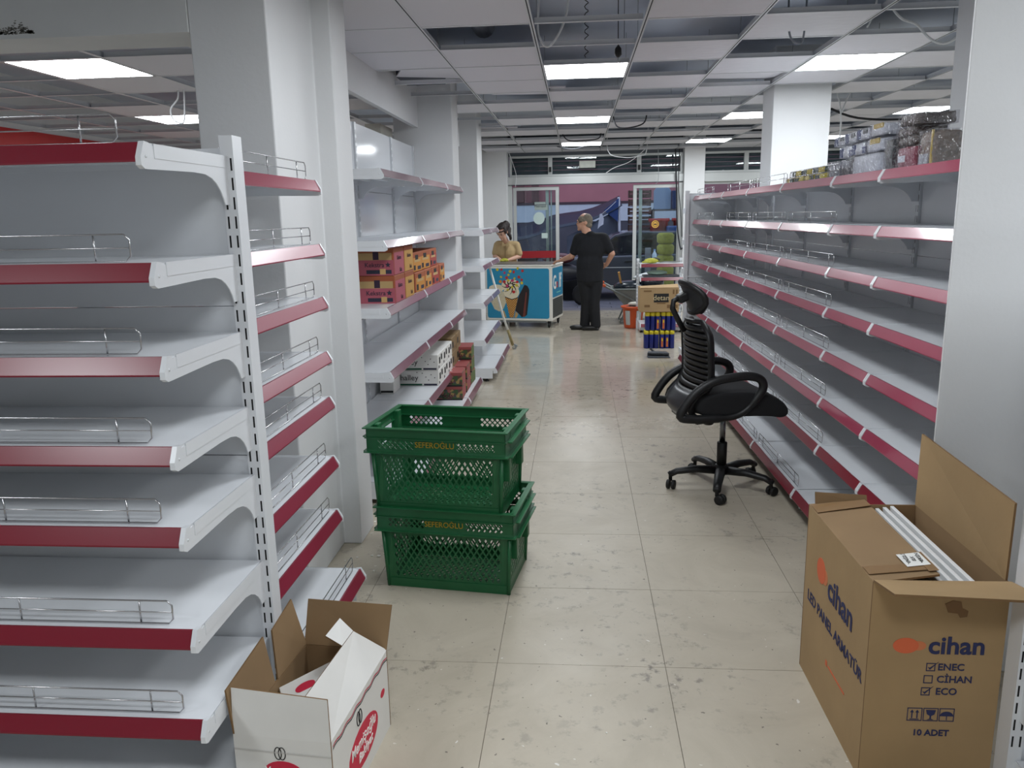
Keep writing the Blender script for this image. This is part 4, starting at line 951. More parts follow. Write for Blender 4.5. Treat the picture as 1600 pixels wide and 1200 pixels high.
# ================================================================== WRAPPED PACKS ON TOP OF THE RIGHT RUN
film = film_mat('shrink_film', (.93, .93, .95, 1), .22, .1)
def pack(label, s, size, m, dz=0., group='wrapped packs on top of the right shelving', off=.13, rz=0., puff=.25, dec=None, name='wrapped_pack'):
    """s = distance along the run from its far end; sits on the top shelf"""
    o_ = Vector((1.575, 8.285, 0)); dx = Vector((math.cos(RA), math.sin(RA), 0)); dy = Vector((-math.sin(RA), math.cos(RA), 0))
    p = o_+dx*s-dy*(.402-off); sx, sy, sz = size
    o = MB().box(-sx/2, sx/2, -sy/2, sy/2, 0, sz).build(name, m); bmn = bmesh.new(); bmn.from_mesh(o.data); bmesh.ops.subdivide_edges(bmn, edges=bmn.edges, cuts=5, use_grid_fill=True)
    for v in bmn.verts:
        q = Vector((v.co.x/(sx/2), v.co.y/(sy/2), (v.co.z-sz/2)/(sz/2)))
        v.co += Vector((random.gauss(0, .0016), random.gauss(0, .0016), random.gauss(0, .0016)))
        if puff:
            k = max(abs(q.x), abs(q.y), abs(q.z)); L_ = q.length
            f = (1-puff)+puff*k/max(L_, 1e-6)*1.1; v.co.x *= f; v.co.y *= f; v.co.z = sz/2+(v.co.z-sz/2)*f
            if v.co.z < 0: v.co.z = 0
    for f in bmn.faces: f.smooth = True
    bmn.to_mesh(o.data); bmn.free()
    o.location = (p.x, p.y, 1.7355+dz); o.rotation_euler = (0, 0, RA+rz)
    e = .003; fo = MB().box(-sx/2-e, sx/2+e, -sy/2-e, sy/2+e, .001, sz+e).build('film_wrap', film, o)
    if dec:
        pr = MB()
        for (u0, u1, v0, v1, mm) in dec: pr.box(-sx/2+u0*sx, -sx/2+u1*sx, -sy/2-.0022, -sy/2+.004, v0*sz, v1*sz, mm)
        pr.build('printed_band', None, o)
    return tag(o, label, 'pack', group)
dkb = mat('pack_brown', rgb(74, 62, 58), .3, var=.3, vscale=30, bump=.5, bscale=60); slv = mat('pack_silver', rgb(170, 174, 182), .25, metal=.4, var=.2, vscale=25, bump=.5, bscale=50)
whb = mat('pack_white', rgb(206, 210, 220), .35, var=.15, vscale=20, bump=.5, bscale=40); blu = mat('pack_blue', rgb(40, 62, 120), .35); mrn = mat('pack_maroon', rgb(140, 60, 80), .4, var=.2, vscale=20, bump=.4, bscale=40)
yg = mat('pack_yellow', rgb(216, 196, 34), .35, var=.1); gdk = mat('pack_green', rgb(28, 66, 48), .35, var=.2, vscale=20)
gold = mat('pack_gold', rgb(196, 168, 60), .35); carbon = mat('pack_charcoal', rgb(52, 54, 60), .3, var=.4, vscale=30, bump=.5, bscale=60); cof = mat('pack_coffee', rgb(112, 92, 76), .3, var=.4, vscale=40, bump=.6, bscale=60)
for k in range(4):
    pack('yellow and green pack, %s in the bottom row on the top shelf' % pos[k], 3.22+.19*k, (.18, .11, .032), yg if k != 0 else gold, off=.09, dec=[(.1, .5, .2, .8, gdk)] if k % 2 else [(.55, .9, .1, .9, gdk)], group='yellow green packs')
for k in range(3):
    pack('dark green pack with yellow corner, %s in the upper row' % pos[k], 3.30+.21*k, (.2, .1, .032), gdk, dz=.036, off=.1, dec=[(.5, .95, .05, .95, yg)], group='yellow green packs')
pack('silver white pack beside the yellow green packs', 4.03, (.15, .13, .075), slv, off=.09)
pack('charcoal wrapped pack next to the silver one', 4.18, (.13, .13, .075), carbon, off=.1, dec=[(.1, .9, .55, .95, slv)])
pack('wide white quilted pack lying under the blue bags', 4.42, (.32, .13, .085), whb, off=.1)
for k in range(3):
    pack('white bag with blue corner, %s of the lower bag row' % pos[k], 4.13+.17*k, (.17, .14, .055), whb, dz=.088+.002*k, off=.12, dec=[(.0, .2, .1, .9, blu), (.75, 1, .1, .6, blu)] if k < 2 else [(.3, .9, .6, 1, gold)], group='blue cornered bags')
for k in range(4):
    pack('white bag with blue corner, %s of the upper bag row' % pos[k], 4.02+.155*k, (.155, .13, .05), whb, dz=.15+.003*k, off=.12, dec=[(.0, .25, .1, .95, blu), (.5, .8, .5, .9, carbon)] if k < 3 else [(.3, .95, .6, 1, gold)], group='blue cornered bags')
pack('clear wrapped pack between the white packs and the maroon pack', 4.68, (.09, .12, .13), carbon, off=.1)
pack('maroon wrapped pack on the near end of the top shelf', 4.85, (.17, .12, .085), mrn, off=.1, dec=[(.1, .5, .3, .6, whb)])
pack('dark brown wrapped pack lying on the maroon pack', 4.83, (.17, .13, .034), dkb, dz=.089, off=.11)
pack('dark brown wrapped pack, second from the top of the pile', 4.82, (.16, .13, .034), dkb, dz=.126, off=.11)
pack('dark brown wrapped brick, topmost of the pile by the near wall', 4.84, (.18, .15, .046), dkb, dz=.163, off=.12)
pack('coffee coloured wrapped block nearest the white wall', 5.02, (.12, .11, .128), cof, off=.1, dec=[(.85, .93, 0, 1, gold), (.05, .7, .05, .35, slv)])

# ================================================================== ICE CREAM FREEZER
t = thing('chest_freezer', 'white chest freezer with blue ice cream print on castors near the door', 'freezer', (-.36, 11.265, 0), R(-12))
Wf, Df, z0f, z1f = .98, .68, .10, .905
fw = mat('freezer_white', rgb(228, 226, 218), .4); fb = mat('freezer_blue', rgb(36, 138, 178), .4, var=.05); 
MB().box(-Wf, 0, 0, Df, z0f, z1f-.03).build('body', fw, t, bevel=.012)
MB().box(-Wf-.006, .006, -.006, Df+.006, z1f-.03, z1f-.01).build('rim', fw, t, bevel=.006)
MB().box(-Wf+.02, -.02, .03, Df-.02, z1f-.012, z1f).build('lid', mat('lid_grey', rgb(92, 90, 88), .35), t)
def rrect(x0, x1, y0, y1, r, n=5):
    out = []
    for cx, cy, a0 in ((x1-r, y1-r, 0), (x0+r, y1-r, 90), (x0+r, y0+r, 180), (x1-r, y0+r, 270)):
        out += [(cx+r*math.cos(R(a0+90*k/n)), cy+r*math.sin(R(a0+90*k/n))) for k in range(n+1)]
    return out
MB().prism(rrect(-Wf+.02, -.04, z0f+.035, z1f-.06, .03), 'y', -.003, 0).build('blue_panel', fb, t)
MB().prism(rrect(.03, Df-.03, z0f+.33, z1f-.06, .02), 'x', 0, .003).build('blue_panel', fb, t)
gr_ = MB().box(0, .004, .04, Df-.04, z0f+.04, z0f+.31).build('grille', mat('grille_dark', rgb(54, 58, 56), .6), t)
for k in range(9): MB().box(.004, .007, .05, Df-.05, z0f+.055+.028*k, z0f+.065+.028*k).build('grille_slat', mat('grille_edge', rgb(74, 78, 76), .6), gr_)
def U(x, y): return (-(1250-x)*.00089, .91-(y-150)*.00089)
def E_(cx, cy, rx, ry, rot=0.): return [U(a, b) for a, b in ellipse(cx, cy, rx, ry, 20, rot)]
art = MB(); lay = [0]
def put(poly, m): lay[0] += 1; y = -.0032-.00012*lay[0]; art.prism(poly, 'y', y, y+.0006, m)
cream = mat('print_cream', rgb(226, 214, 186), .6); vanilla = mat('print_vanilla', rgb(206, 196, 168), .6, var=.15, vscale=60); choc = mat('print_choc', rgb(34, 22, 24), .5); cho2 = mat('print_cocoa', rgb(110, 52, 44), .6)
waf = bpy.data.materials.new('print_waffle'); waf.use_nodes = True; _nt = waf.node_tree; _b = _nt.nodes['Principled BSDF']; _tc = _nt.nodes.new('ShaderNodeTexCoord'); _mp = _nt.nodes.new('ShaderNodeMapping'); _mp.inputs['Rotation'].default_value = (0, R(45), 0); _mp.inputs['Scale'].default_value = (42, 42, 42)
_ck = _nt.nodes.new('ShaderNodeTexBrick'); _ck.offset = 0; _ck.inputs['Color1'].default_value = rgb(212, 160, 88); _ck.inputs['Color2'].default_value = rgb(200, 146, 74); _ck.inputs['Mortar'].default_value = rgb(120, 72, 34); _ck.inputs['Scale'].default_value = 1; _ck.inputs['Mortar Size'].default_value = .12; _ck.inputs['Brick Width'].default_value = 1; _ck.inputs['Row Height'].default_value = 1
_sw = _nt.nodes.new('ShaderNodeMapping'); _sw.inputs['Rotation'].default_value = (R(90), 0, 0)
_nt.links.new(_tc.outputs['Object'], _mp.inputs[0]); _nt.links.new(_mp.outputs[0], _sw.inputs[0]); _nt.links.new(_sw.outputs[0], _ck.inputs['Vector']); _nt.links.new(_ck.outputs[0], _b.inputs['Base Color'])
put(E_(330, 540, 130, 60), cream); put([U(*q) for q in ((210, 600), (330, 540), (460, 600), (490, 760), (440, 870), (370, 915), (290, 880), (230, 760))], vanilla)
put([U(*q) for q in ((410, 900), (450, 900), (490, 1010), (440, 1010))], tan)
put([U(*q) for q in ((470, 680), (690, 680), (605, 1012), (545, 1012))], waf); put(E_(580, 600, 132, 112), cream); put(E_(570, 490, 155, 95), cream)
for k in range(9):
    a = R(40*k+15); c, s = math.cos(a), math.sin(a); q = []
    for u in (0, .35, .7, 1.0):
        rr_ = 30+120*u; aa = a+.7*u; q.append((570+rr_*math.cos(aa), 490+rr_*.72*math.sin(aa)+40*u*max(0, math.sin(aa))))
    w_ = 9; L_ = [(x-w_*math.sin(a), y+w_*math.cos(a)) for x, y in q]+[(x+w_*1.6*math.sin(a), y-w_*1.6*math.cos(a)) for x, y in q[::-1]]
    put([U(*p) for p in L_], choc)
put([U(*q) for q in ((470, 672), (585, 712), (690, 680), (690, 692), (585, 724), (470, 684))], choc)
put([U(*q) for q in ((800, 480), (850, 500), (878, 560), (876, 640), (835, 960), (800, 990), (745, 1000), (690, 940), (640, 900), (660, 800), (705, 650))], choc)
put([U(*q) for q in ((820, 600), (838, 600), (806, 990), (762, 998))], cho2); put([U(*q) for q in ((645, 910), (690, 950), (660, 1012), (622, 1012))], tan)
cand = [mat('candy_red', rgb(186, 40, 44), .5), mat('candy_yellow', rgb(206, 186, 50), .5), mat('candy_pink', rgb(186, 56, 100), .5), mat('candy_orange', rgb(214, 140, 40), .5)]
for i, (x, y, c) in enumerate(((350, 240, 1), (420, 240, 0), (470, 292, 2), (565, 268, 1), (625, 278, 0), (690, 222, 1), (770, 260, 0), (537, 325, 1), (410, 358, 1), (505, 370, 0), (710, 358, 0), (755, 402, 0), (398, 432, 3), (465, 435, 0), (530, 410, 1), (635, 382, 1), (680, 436, 0), (755, 452, 1), (600, 415, 2), (510, 498, 2), (520, 560, 1), (595, 520, 1), (620, 595, 0), (670, 490, 1))):
    put(E_(x, y, random.uniform(16, 26), random.uniform(18, 26), random.uniform(0, 3)), cand[c])
art.build('ice_cream_print', None, t)
text('G', .27, t, ink_white, (.0045, .15, .63), ROT_R, bold=.006); text('o', .17, t, cand[0], (.0045, .30, .61), ROT_R, bold=.006); text('lf', .29, t, ink_white, (.0045, .48, .64), ROT_R, bold=.006)
MB().box(.003, .0045, .26, .52, .478, .492).build('printed_line', mat('print_mint', rgb(120, 200, 190), .5), t)
for x in (-Wf+.08, -.06):
    for y in (.07, Df-.07):
        MB().lathe([(.03, -.012), (.042, -.011), (.042, .011), (.03, .012)], (x, y, .042), 14, axis='x').box(x-.02, x+.02, y-.02, y+.02, .06, .1).build('castor', rubber, t)
MB().box(-Wf+.1, -.1, .04, .06, .07, .1).build('under_rail', tin, t)

# ================================================================== THINGS NEAR THE DOOR
detan = carton('brown_carton', 'brown detan carton standing on two layers of spray cans', 'box', None, (.955, 9.6, .437), (.455, .3, .285), kraft,
       [('F', .36, .74, .40, .76, ink_black), ('F', .44, .66, .34, .38, kraft_edge), ('F', .7, .97, .16, .3, kraft_edge), ('F', .1, .3, .84, .9, kraft_edge), ('F', .12, .26, .2, .3, kraft_edge), ('F', .84, .88, .74, .92, kraft_edge), ('F', .92, .96, .74, .92, kraft_edge)],
       [('F', 'detan', .085, .55, .58, mat('ink_cream', rgb(206, 190, 150), .7))], bev=.006)
flap([(-.22, -.15, .286), (.22, -.15, .286), (.23, .02, .315), (-.225, 0, .295)], .005, kraft, kraft, detan, 'loose_flap')
can_b = mat('can_blue', rgb(34, 44, 120), .3, metal=.3, var=.1); can_o = mat('can_orange', rgb(190, 96, 50), .4); can_y = mat('can_yellow', rgb(206, 190, 40), .4)
cb_me = MB().lathe([(.026, 0), (.0285, .004), (.0285, .165), (.022, .18)], n=14).mesh('can_body', can_b); cc_me = MB().lathe([(.0285, .168), (.0285, .205), (.022, .214)], n=14).mesh('cap', can_y)
cl_me = MB().box(-.012, .012, -.0297, -.027, .02, .13, can_o).box(-.006, .01, -.0302, -.027, .09, .12, can_y).mesh('label_print')
num = ('first', 'second', 'third', 'fourth', 'fifth', 'sixth')
for lv in range(2):
    for k in range(6):
        q = thing('spray_can', 'blue spray can with yellow cap, %s from left, %s layer' % (num[k], ('lower', 'upper')[lv]), 'spray can', (.815+.0585*k+(.012 if lv else 0)+(.008 if k > 2 else 0), 9.49, .001+.2175*lv), 0, 'spray cans under the detan carton')
        link('can_body', cb_me, q); link('cap', cc_me, q)
        if (k+lv) in (3, 4): link('label_print', cl_me, q)
for lv in range(2):
    for k in range(6):
        q = thing('spray_can', 'blue spray can of the hidden second row, %s column, %s layer' % (num[k], ('lower', 'upper')[lv]), 'spray can', (.815+.0585*k+(.012 if lv else 0)+(.008 if k > 2 else 0), 9.555, .001+.2175*lv), 0, 'spray cans under the detan carton'); link('can_body', cb_me, q); link('cap', cc_me, q)
# brush head lying on the floor
t = thing('broom_head', 'grey broom head lying on the floor before the spray cans', 'broom', (.885, 8.86, 0), R(-4)); gb = mat('broom_grey', rgb(70, 74, 80), .7, var=.3, vscale=60, bump=.6, bscale=90)
MB().prism([(-.11, .0), (.13, -.02), (.105, .1), (-.1, .11)], 'z', .03, .055).build('block', gb, t, bevel=.006)
mb = MB()
for k in range(40):
    x = -.11+.24*k/39; mb.tube([(x*.95, .05, .035), (x, -.01-.02*k/39, .012), (x+.01, -.05, .006)], .004, 4)
mb.build('bristles', gb, t)['kind'] = 'stuff'
MB().tube([(-.03, .1, .045), (-.07, .22, .06)], .012, 8).build('socket', black_pl, t)
# wheelbarrow
t = thing('wheelbarrow', 'grey metal wheelbarrow loaded with black bags by the entrance', 'wheelbarrow', (.86, 11.95, 0), R(0))
wgm = mat('barrow_grey', rgb(118, 124, 122), .5, var=.2)
mb = MB(); top = [(-.36, -.28, .5), (.42, -.28, .5), (.42, .28, .5), (-.36, .28, .5)]; bot = [(-.16, -.18, .25), (.25, -.18, .25), (.25, .18, .25), (-.16, .18, .25)]
mb.add(top+bot, [(0, 1, 5, 4), (1, 2, 6, 5), (2, 3, 7, 6), (3, 0, 4, 7), (4, 5, 6, 7)])
o = mb.build('tray', wgm, t); o.modifiers.new('thick', 'SOLIDIFY').thickness = .008
MB().tube(top, .014, 8, closed=True).build('tray_rim', wgm, t)
for s in (-1, 1): MB().tube([(.5, s*.06, .2), (.1, s*.2, .24), (-.2, s*.27, .42), (-.52, s*.3, .58)], .016, 8).tube([(-.12, s*.22, .28), (-.24, s*.22, 0.012), (-.06, s*.22, .012)], .014, 8).build('handle_bar', wgm, t)
for s in (-1, 1): MB().tube([(-.46, s*.295, .555), (-.58, s*.302, .605)], .022, 8).build('grip', mat('orange_grip', rgb(206, 92, 50), .5), t)
MB().lathe([(.12, -.04), (.17, -.035), (.18, 0), (.17, .035), (.12, .04)], (.5, 0, .18), 18, axis='y').build('wheel', rubber, t)
bag_m = mat('black_bag', rgb(20, 30, 40), .25, bump=.8, bscale=9)
for k, (x, y, z, a, b, c) in enumerate(((-.1, -.05, .50, .24, .2, .1), (.2, .05, .56, .22, .2, .12))):
    o = MB().ball((0, 0, 0), a, b, c, 14).build('rubbish_bag', bag_m); o.location = (.86+x, 11.95+y, z+.02); tag(o, ('black rubbish bag at the handle end of the wheelbarrow', 'black rubbish bag heaped at the wheel end of the wheelbarrow')[k], 'bag')
o = MB().ball((0, 0, 0), .18, .12, .03, 12).build('white_sheet', mat('white_film', rgb(196, 202, 204), .4, bump=.5, bscale=14)); o.location = (.98, 11.9, .69); o.rotation_euler = (0, R(-14), 0); tag(o, 'crumpled white sheet on top of the wheelbarrow load', 'sheet')
o = MB().obox((0, 0, 0), .03, .03, .22, (.2, -.2, 0)).build('wood_offcut', mat('offcut', rgb(176, 132, 70), .7)); o.location = (.62, 11.8, .64); tag(o, 'short wooden stick poking out of the wheelbarrow', 'stick')
# orange bucket below it
t = thing('bucket', 'orange bucket with white label under the wheelbarrow', 'bucket', (.78, 11.3, 0)); og = mat('orange_plastic', rgb(206, 84, 40), .45)
MB().lathe([(.12, 0), (.125, .02), (.15, .28), (.175, .285), (.175, .305), (.15, .31), (.145, .29), (.115, .02)], n=20).build('pail', og, t)
for a in (-2.2, -1.05): 
    mb = MB(); vs = []
    for k in range(5):
        th = a+(k-2)*.13
        for z in (.05, .25): r_ = .1275+.025*z/.28*1.05; vs.append((r_*math.cos(th), r_*math.sin(th), z))
    mb.add(vs, [(2*k, 2*k+2, 2*k+3, 2*k+1) for k in range(4)]).build('label_patch', mat('grey_label', rgb(176, 180, 178), .5), t)
MB().lathe([(.13, .24), (.14, .29), (.06, .31)], n=14, sx=.9).build('contents', mat('black_filling', rgb(26, 24, 26), .7), t)
o = MB().ball((0, 0, 0), .1, .06, .03, 10).build('white_cloth', mat('cloth_white', rgb(206, 202, 190), .8, bump=.6, bscale=20)); o.location = (.80, 11.28, .335); tag(o, 'crumpled white cloth on the orange bucket', 'cloth')
# on the low unit
yb = mat('glove_yellow', rgb(178, 176, 58), .6, bump=.4, bscale=20)
t = thing('work_gloves', 'pair of yellow work gloves on the low red railed shelving', 'gloves', (.99, 10.93, .917)); 
MB().ball((0, 0, .035), .1, .06, .035, 12).build('glove_palm', yb, t)
for k in range(4): MB().cap((-.06+.02*k, -.04, .03), (-.12+.03*k, -.07, .02), .016, .012, 8).build('finger', yb, t)
MB().ball((.06, .02, .05), .06, .05, .03, 10).build('glove_cuff', mat('glove_dark', rgb(60, 66, 50), .7), t)
t = thing('water_bottle', 'small clear blue water bottle behind the yellow gloves', 'bottle', (1.04, 11.05, .917)); MB().lathe([(.03, 0), (.032, .01), (.032, .1), (.028, .12), (.012, .15), (.012, .165)], n=12).build('bottle_body', mat('water_blue', rgb(150, 178, 206), .1, spec=.6), t); MB().lathe([(.014, .163), (.014, .18)], n=10).build('cap', mat('cap_blue', rgb(90, 130, 190), .4), t)
o = MB().ball((0, 0, 0), .14, .08, .035, 12).build('foil_bowl', mat('pale_green_tray', rgb(160, 186, 172), .3, bump=.6, bscale=25)); o.location = (1.07, 10.95, .79); tag(o, 'pale crumpled tray on the middle shelf of the low unit', 'tray')
o = MB().box(-.24, .24, -.12, .12, 0, .022).build('dark_board', mat('board_dark', rgb(60, 66, 70), .4), bevel=.004); o.location = (1.12, 10.98, .737); tag(o, 'flat dark board lying on the middle shelf of the low unit', 'board')
o = MB().tube([(-.12, 0, .012), (-.02, .04, .014), (.08, -.02, .012), (.16, .05, .014), (.1, .1, .012), (-.06, .08, .012)], .008, 6).build('coiled_cable', mat('grey_cable', rgb(120, 124, 120), .5)); o.location = (1.22, 10.95, .917); tag(o, 'loose grey cable lying on the low unit beside the gloves', 'cable')
# paint roller pole leaning at the far left unit
t = thing('roller_pole', 'white paint splashed pole leaning between the far left shelving and the freezer', 'pole', (-.768, 9.46, 0))
MB().tube([(0, 0, .02), (-.10, -.2, .42), (-.22, -.46, 1.02)], .013, 8).build('shaft', mat('pole_white', rgb(214, 214, 208), .5, var=.15, vscale=12), t); MB().tube([(-.012, -.022, .06), (-.06, -.12, .26)], .017, 8).build('paint_crust', mat('paint_crust', rgb(150, 136, 96), .8, var=.3, vscale=30), t); MB().obox((.01, .02, .03), .05, .02, .06, (0, .5, 0)).build('scraper_tip', tin, t)

# ================================================================== CABLES
white_c = mat('cable_white', rgb(216, 218, 220), .5); black_c = mat('cable_black', rgb(26, 28, 34), .6)
def smooth(pts, k=5):
    P = [Vector(p) for p in pts]; out = []
    for i in range(len(P)-1):
        p0, p1, p2, p3 = P[max(i-1, 0)], P[i], P[i+1], P[min(i+2, len(P)-1)]
        for j in range(k):
            u = j/k; out.append(.5*((2*p1)+(-p0+p2)*u+(2*p0-5*p1+4*p2-p3)*u*u+(-p0+3*p1-3*p2+p3)*u**3))
    return out+[P[-1]]
def cable(pts, r, m, lab, name='hanging_cable'): return tag(MB().tube(smooth(pts), r, 6).build(name, m), lab, 'cable')
cable([(-.02, 4.9, 2.97), (-.05, 4.9, 2.775), (-.064, 4.9, 2.69), (-.109, 4.9, 2.59), (-.168, 4.9, 2.53), (-.21, 4.9, 2.57), (-.225, 4.9, 2.66), (-.2, 4.9, 2.97)], .0075, white_c, 'thick white cable looping down from the open ceiling over the aisle')
sp = [(.057+.012*math.sin(k*1.3), 5.2+.012*math.cos(k*1.3), 2.98-.46*k/48) for k in range(49)]
tag(MB().tube(sp, .0028, 5).build('hanging_cable', black_c), 'thin curly black wire dangling above the first aisle light', 'cable')
cable([(.252, 5.3, 2.98), (.253, 5.3, 2.8), (.254, 5.3, 2.6)], .003, black_c, 'straight black cord with a lamp holder beside the aisle light')
t = thing('lamp_holder', 'dark hanging lamp holder just above the first aisle light', 'lamp holder', (.254, 5.3, 2.53)); MB().lathe([(.006, .07), (.02, .05), (.022, .015), (.008, 0)], n=12).build('holder_body', black_pl, t); MB().tube([(0, 0, 0), (0, 0, -.03)], .003, 6).build('pin', tin, t)
cable([(.29, 5.3, 2.98), (.291, 5.3, 2.75), (.29, 5.3, 2.62)], .002, mat('cable_grey', rgb(90, 96, 108), .6), 'thin grey twin wire hanging right of the lamp holder')
cable([(.47, 12.6, 2.98), (.463, 12.6, 2.51), (.704, 12.6, 2.41), (.944, 12.6, 2.43), (1.04, 12.6, 2.5), (1.06, 12.6, 2.98)], .007, white_c, 'white cable sagging from the ceiling right of the last aisle light')
cable([(1.063, 12.9, 2.56), (.82, 12.9, 2.37), (.574, 12.9, 2.28), (.44, 12.95, 2.20)], .006, white_c, 'white cable running diagonally across the transom window')
cable([(-1.08, 13.0, 2.56), (-1.02, 13.15, 2.37), (-.98, 13.2, 2.2), (-1.0, 13.2, 2.03)], .005, white_c, 'white cable hanging at the left edge of the shop front')
cable([(1.25, 13.0, 2.56), (1.27, 13.1, 2.3), (1.276, 13.15, 2.09), (1.23, 13.15, 2.02)], .004, mat('cable_pale', rgb(160, 166, 170), .5), 'thin pale cable over the right end of the door header')
cable([(1.54, 13.2, 2.56), (1.572, 13.2, 1.9), (1.593, 13.2, 1.4), (1.642, 13.15, 1.04), (1.67, 13.1, 1.02), (1.64, 13.1, 1.0)], .012, black_c, 'thick black cable running down the right door post')
cable([(1.60, 13.18, 2.56), (1.60, 13.18, 2.0), (1.64, 13.18, 1.6), (1.66, 13.12, 1.2)], .007, black_c, 'second thinner black cable beside the right door post')
cable([(1.60, 4.62, 2.66), (1.64, 4.6, 2.59), (1.69, 4.6, 2.542), (1.762, 4.6, 2.514), (1.825, 4.6, 2.45), (1.892, 4.6, 2.416), (1.954, 4.6, 2.433), (2.02, 4.6, 2.5), (2.05, 4.6, 2.7)], .007, white_c, 'white cable drooping at the upper right beside the near wall')
cable([(1.69, 5.0, 2.75), (1.675, 5.0, 2.66), (1.645, 5.0, 2.59)], .006, white_c, 'short white cable end poking from the ceiling at the upper right')
cable([(2.38, 8.0, 2.87), (2.40, 8.0, 2.65), (2.43, 8.0, 2.55), (2.453, 8.0, 2.38), (2.448, 8.0, 2.18)], .007, white_c, 'white cable hanging straight down right of the middle pillar')
cable([(2.54, 8.0, 2.75), (2.522, 8.0, 2.65), (2.487, 8.0, 2.56), (2.455, 8.0, 2.46)], .007, white_c, 'white cable joining the straight one right of the middle pillar')
cable([(-2.75, 5.6, 2.5), (-2.755, 5.6, 2.42), (-2.813, 5.6, 2.352), (-2.807, 5.6, 2.288), (-2.764, 5.6, 2.257), (-2.725, 5.6, 2.273), (-2.709, 5.6, 2.425), (-2.71, 5.6, 2.5)], .006, white_c, 'white wire loop hanging below the side room ceiling at upper left')
cable([(.38, 9.0, 2.62), (.42, 9.0, 2.5), (.534, 9.0, 2.477), (.703, 9.0, 2.518), (.74, 9.0, 2.62)], .008, black_c, 'black cable sagging through the grid right of the second aisle light')
cable([(-.2, 10.5, 2.6), (-.12, 10.5, 2.5), (.064, 10.5, 2.49), (.265, 10.5, 2.51), (.3, 10.5, 2.6)], .008, black_c, 'black cable sagging before the third aisle light')
cable([(1.19, 4.95, 2.75), (1.196, 4.95, 2.6), (1.216, 4.95, 2.53), (1.252, 4.95, 2.51), (1.28, 4.95, 2.53), (1.29, 4.95, 2.75)], .006, mat('cable_mid', rgb(130, 136, 146), .5), 'grey cable loop in the open ceiling cell above the right shelves')
cable([(2.5, 8.6, 2.58), (2.8, 8.6, 2.47), (3.3, 8.6, 2.45), (3.8, 8.6, 2.55)], .012, black_c, 'long black cable sagging under the ceiling at the far right')
cable([(.2, 12.3, 2.6), (-.05, 12.3, 2.53), (-.3, 12.3, 2.57)], .007, black_c, 'short black cable sag left of the last aisle light')

# ---- duct pieces showing in the open ceiling cells
t = thing('duct_pipe', 'grey vent pipe seen in the dark open ceiling cell left of the aisle', 'duct', (-.58, 5.0, 2.74)); dg = mat('duct_grey', rgb(110, 116, 126), .5, metal=.3)
MB().lathe([(.07, -.3), (.07, .3)], (0, 0, 0), 16, axis='y').build('pipe', dg, t); MB().lathe([(.07, -.02), (.09, -.02), (.09, .02), (.07, .02)], (0, -.12, 0), 16, axis='y').build('flange', dg, t)
MB().tube([(-.06, -.1, .06), (-.06, -.1, .14)], .006, 6).build('strap', tin, t)
t = thing('duct_box', 'dark square duct box above the ceiling grid at the second left pillar', 'duct', (-1.22, 6.55, 2.63))
MB().box(-.16, .16, -.2, .2, 0, .2).build('casing', mat('duct_dark', rgb(60, 66, 76), .6), t, bevel=.006); MB().lathe([(.08, 0), (.08, .12), (.1, .13)], (0, -.32, .1), 16, axis='y').build('collar', dg, t)
# ================================================================== PEOPLE
skin_m = mat('skin_warm', rgb(198, 150, 126), .55, var=.06, vscale=14); skin_w = mat('skin_fair', rgb(206, 162, 140), .55, var=.05, vscale=14)
def fuse(o, voxel, smooth_it=6):
    m = o.modifiers.new('fuse', 'REMESH'); m.mode = 'VOXEL'; m.voxel_size = voxel; m.use_smooth_shade = True
    s = o.modifiers.new('relax', 'SMOOTH'); s.iterations = smooth_it; s.factor = .5
def hand(mb, wrist, palm_dir, up, size=1., curl=.5, thumb=1):
    """palm and five separate bent fingers; palm_dir = wrist to knuckles, up = back of the hand"""
    w = Vector(wrist); d = Vector(palm_dir).normalized(); u = Vector(up); u = (u-d*u.dot(d)).normalized(); s = d.cross(u)
    k = w+d*.085*size
    for f in (-.024, -.008, .008, .024): mb.cap(w+s*f*.6*size, k+s*f*size, .016*size, .013*size, 8)
    for i, (f, L) in enumerate(((-.027, .062), (-.009, .074), (.009, .070), (.027, .054))):
        a = k+s*f*size; b = a+(d*math.cos(curl)-u*math.sin(curl)).normalized()*L*.5*size; c = b+(d*math.cos(curl*2)-u*math.sin(curl*2)).normalized()*L*.5*size
        mb.cap(a, b, .0095*size, .0085*size, 8); mb.cap(b, c, .0085*size, .0072*size, 8)
    a = w+d*.025*size+s*(-.026*thumb)*size; b = a+(d*.7-s*thumb*.7-u*.2).normalized()*.04*size; c = b+(d*.95-s*thumb*.2-u*.3).normalized()*.032*size
    mb.cap(a, b, .012*size, .0105*size, 8); mb.cap(b, c, .0105*size, .0085*size, 8)
# ---- man in black, seen from behind, left hand on the freezer
OX, OY = .17, 11.1
mb = MB()
head = Vector((-.075, .05, 1.475))
mb.ball(head+Vector((.012, 0, .02)), .096, .082, .1, 16); mb.ball(head+Vector((-.035, .012, -.045)), .062, .058, .072, 14)           # skull, jaw (face turned to the left)
mb.ball(head+Vector((-.098, .016, -.022)), .016, .013, .022, 10); mb.ball(head+Vector((-.088, .016, .018)), .02, .03, .014, 10)          # nose, brow
mb.ball(head+Vector((-.088, .016, -.062)), .014, .022, .01, 10); mb.ball(head+Vector((-.078, .014, -.098)), .02, .025, .02, 10)           # lips, chin
for s in (-1,): mb.ball(head+Vector((.018, s*.085, -.012)), .022, .01, .032, 10)                                                                # ear towards us
mb.ball(head+Vector((.03, .085, -.012)), .022, .01, .032, 10)
mb.cap((-.03, .0, 1.30), head+Vector((0, 0, -.05)), .066, .06, 14)
mb.ball((.01, 0, 1.10), .18, .115, .20, 16); mb.ball((0, 0, .86), .165, .12, .2, 16); mb.ball((0, 0, .70), .165, .125, .12, 16)
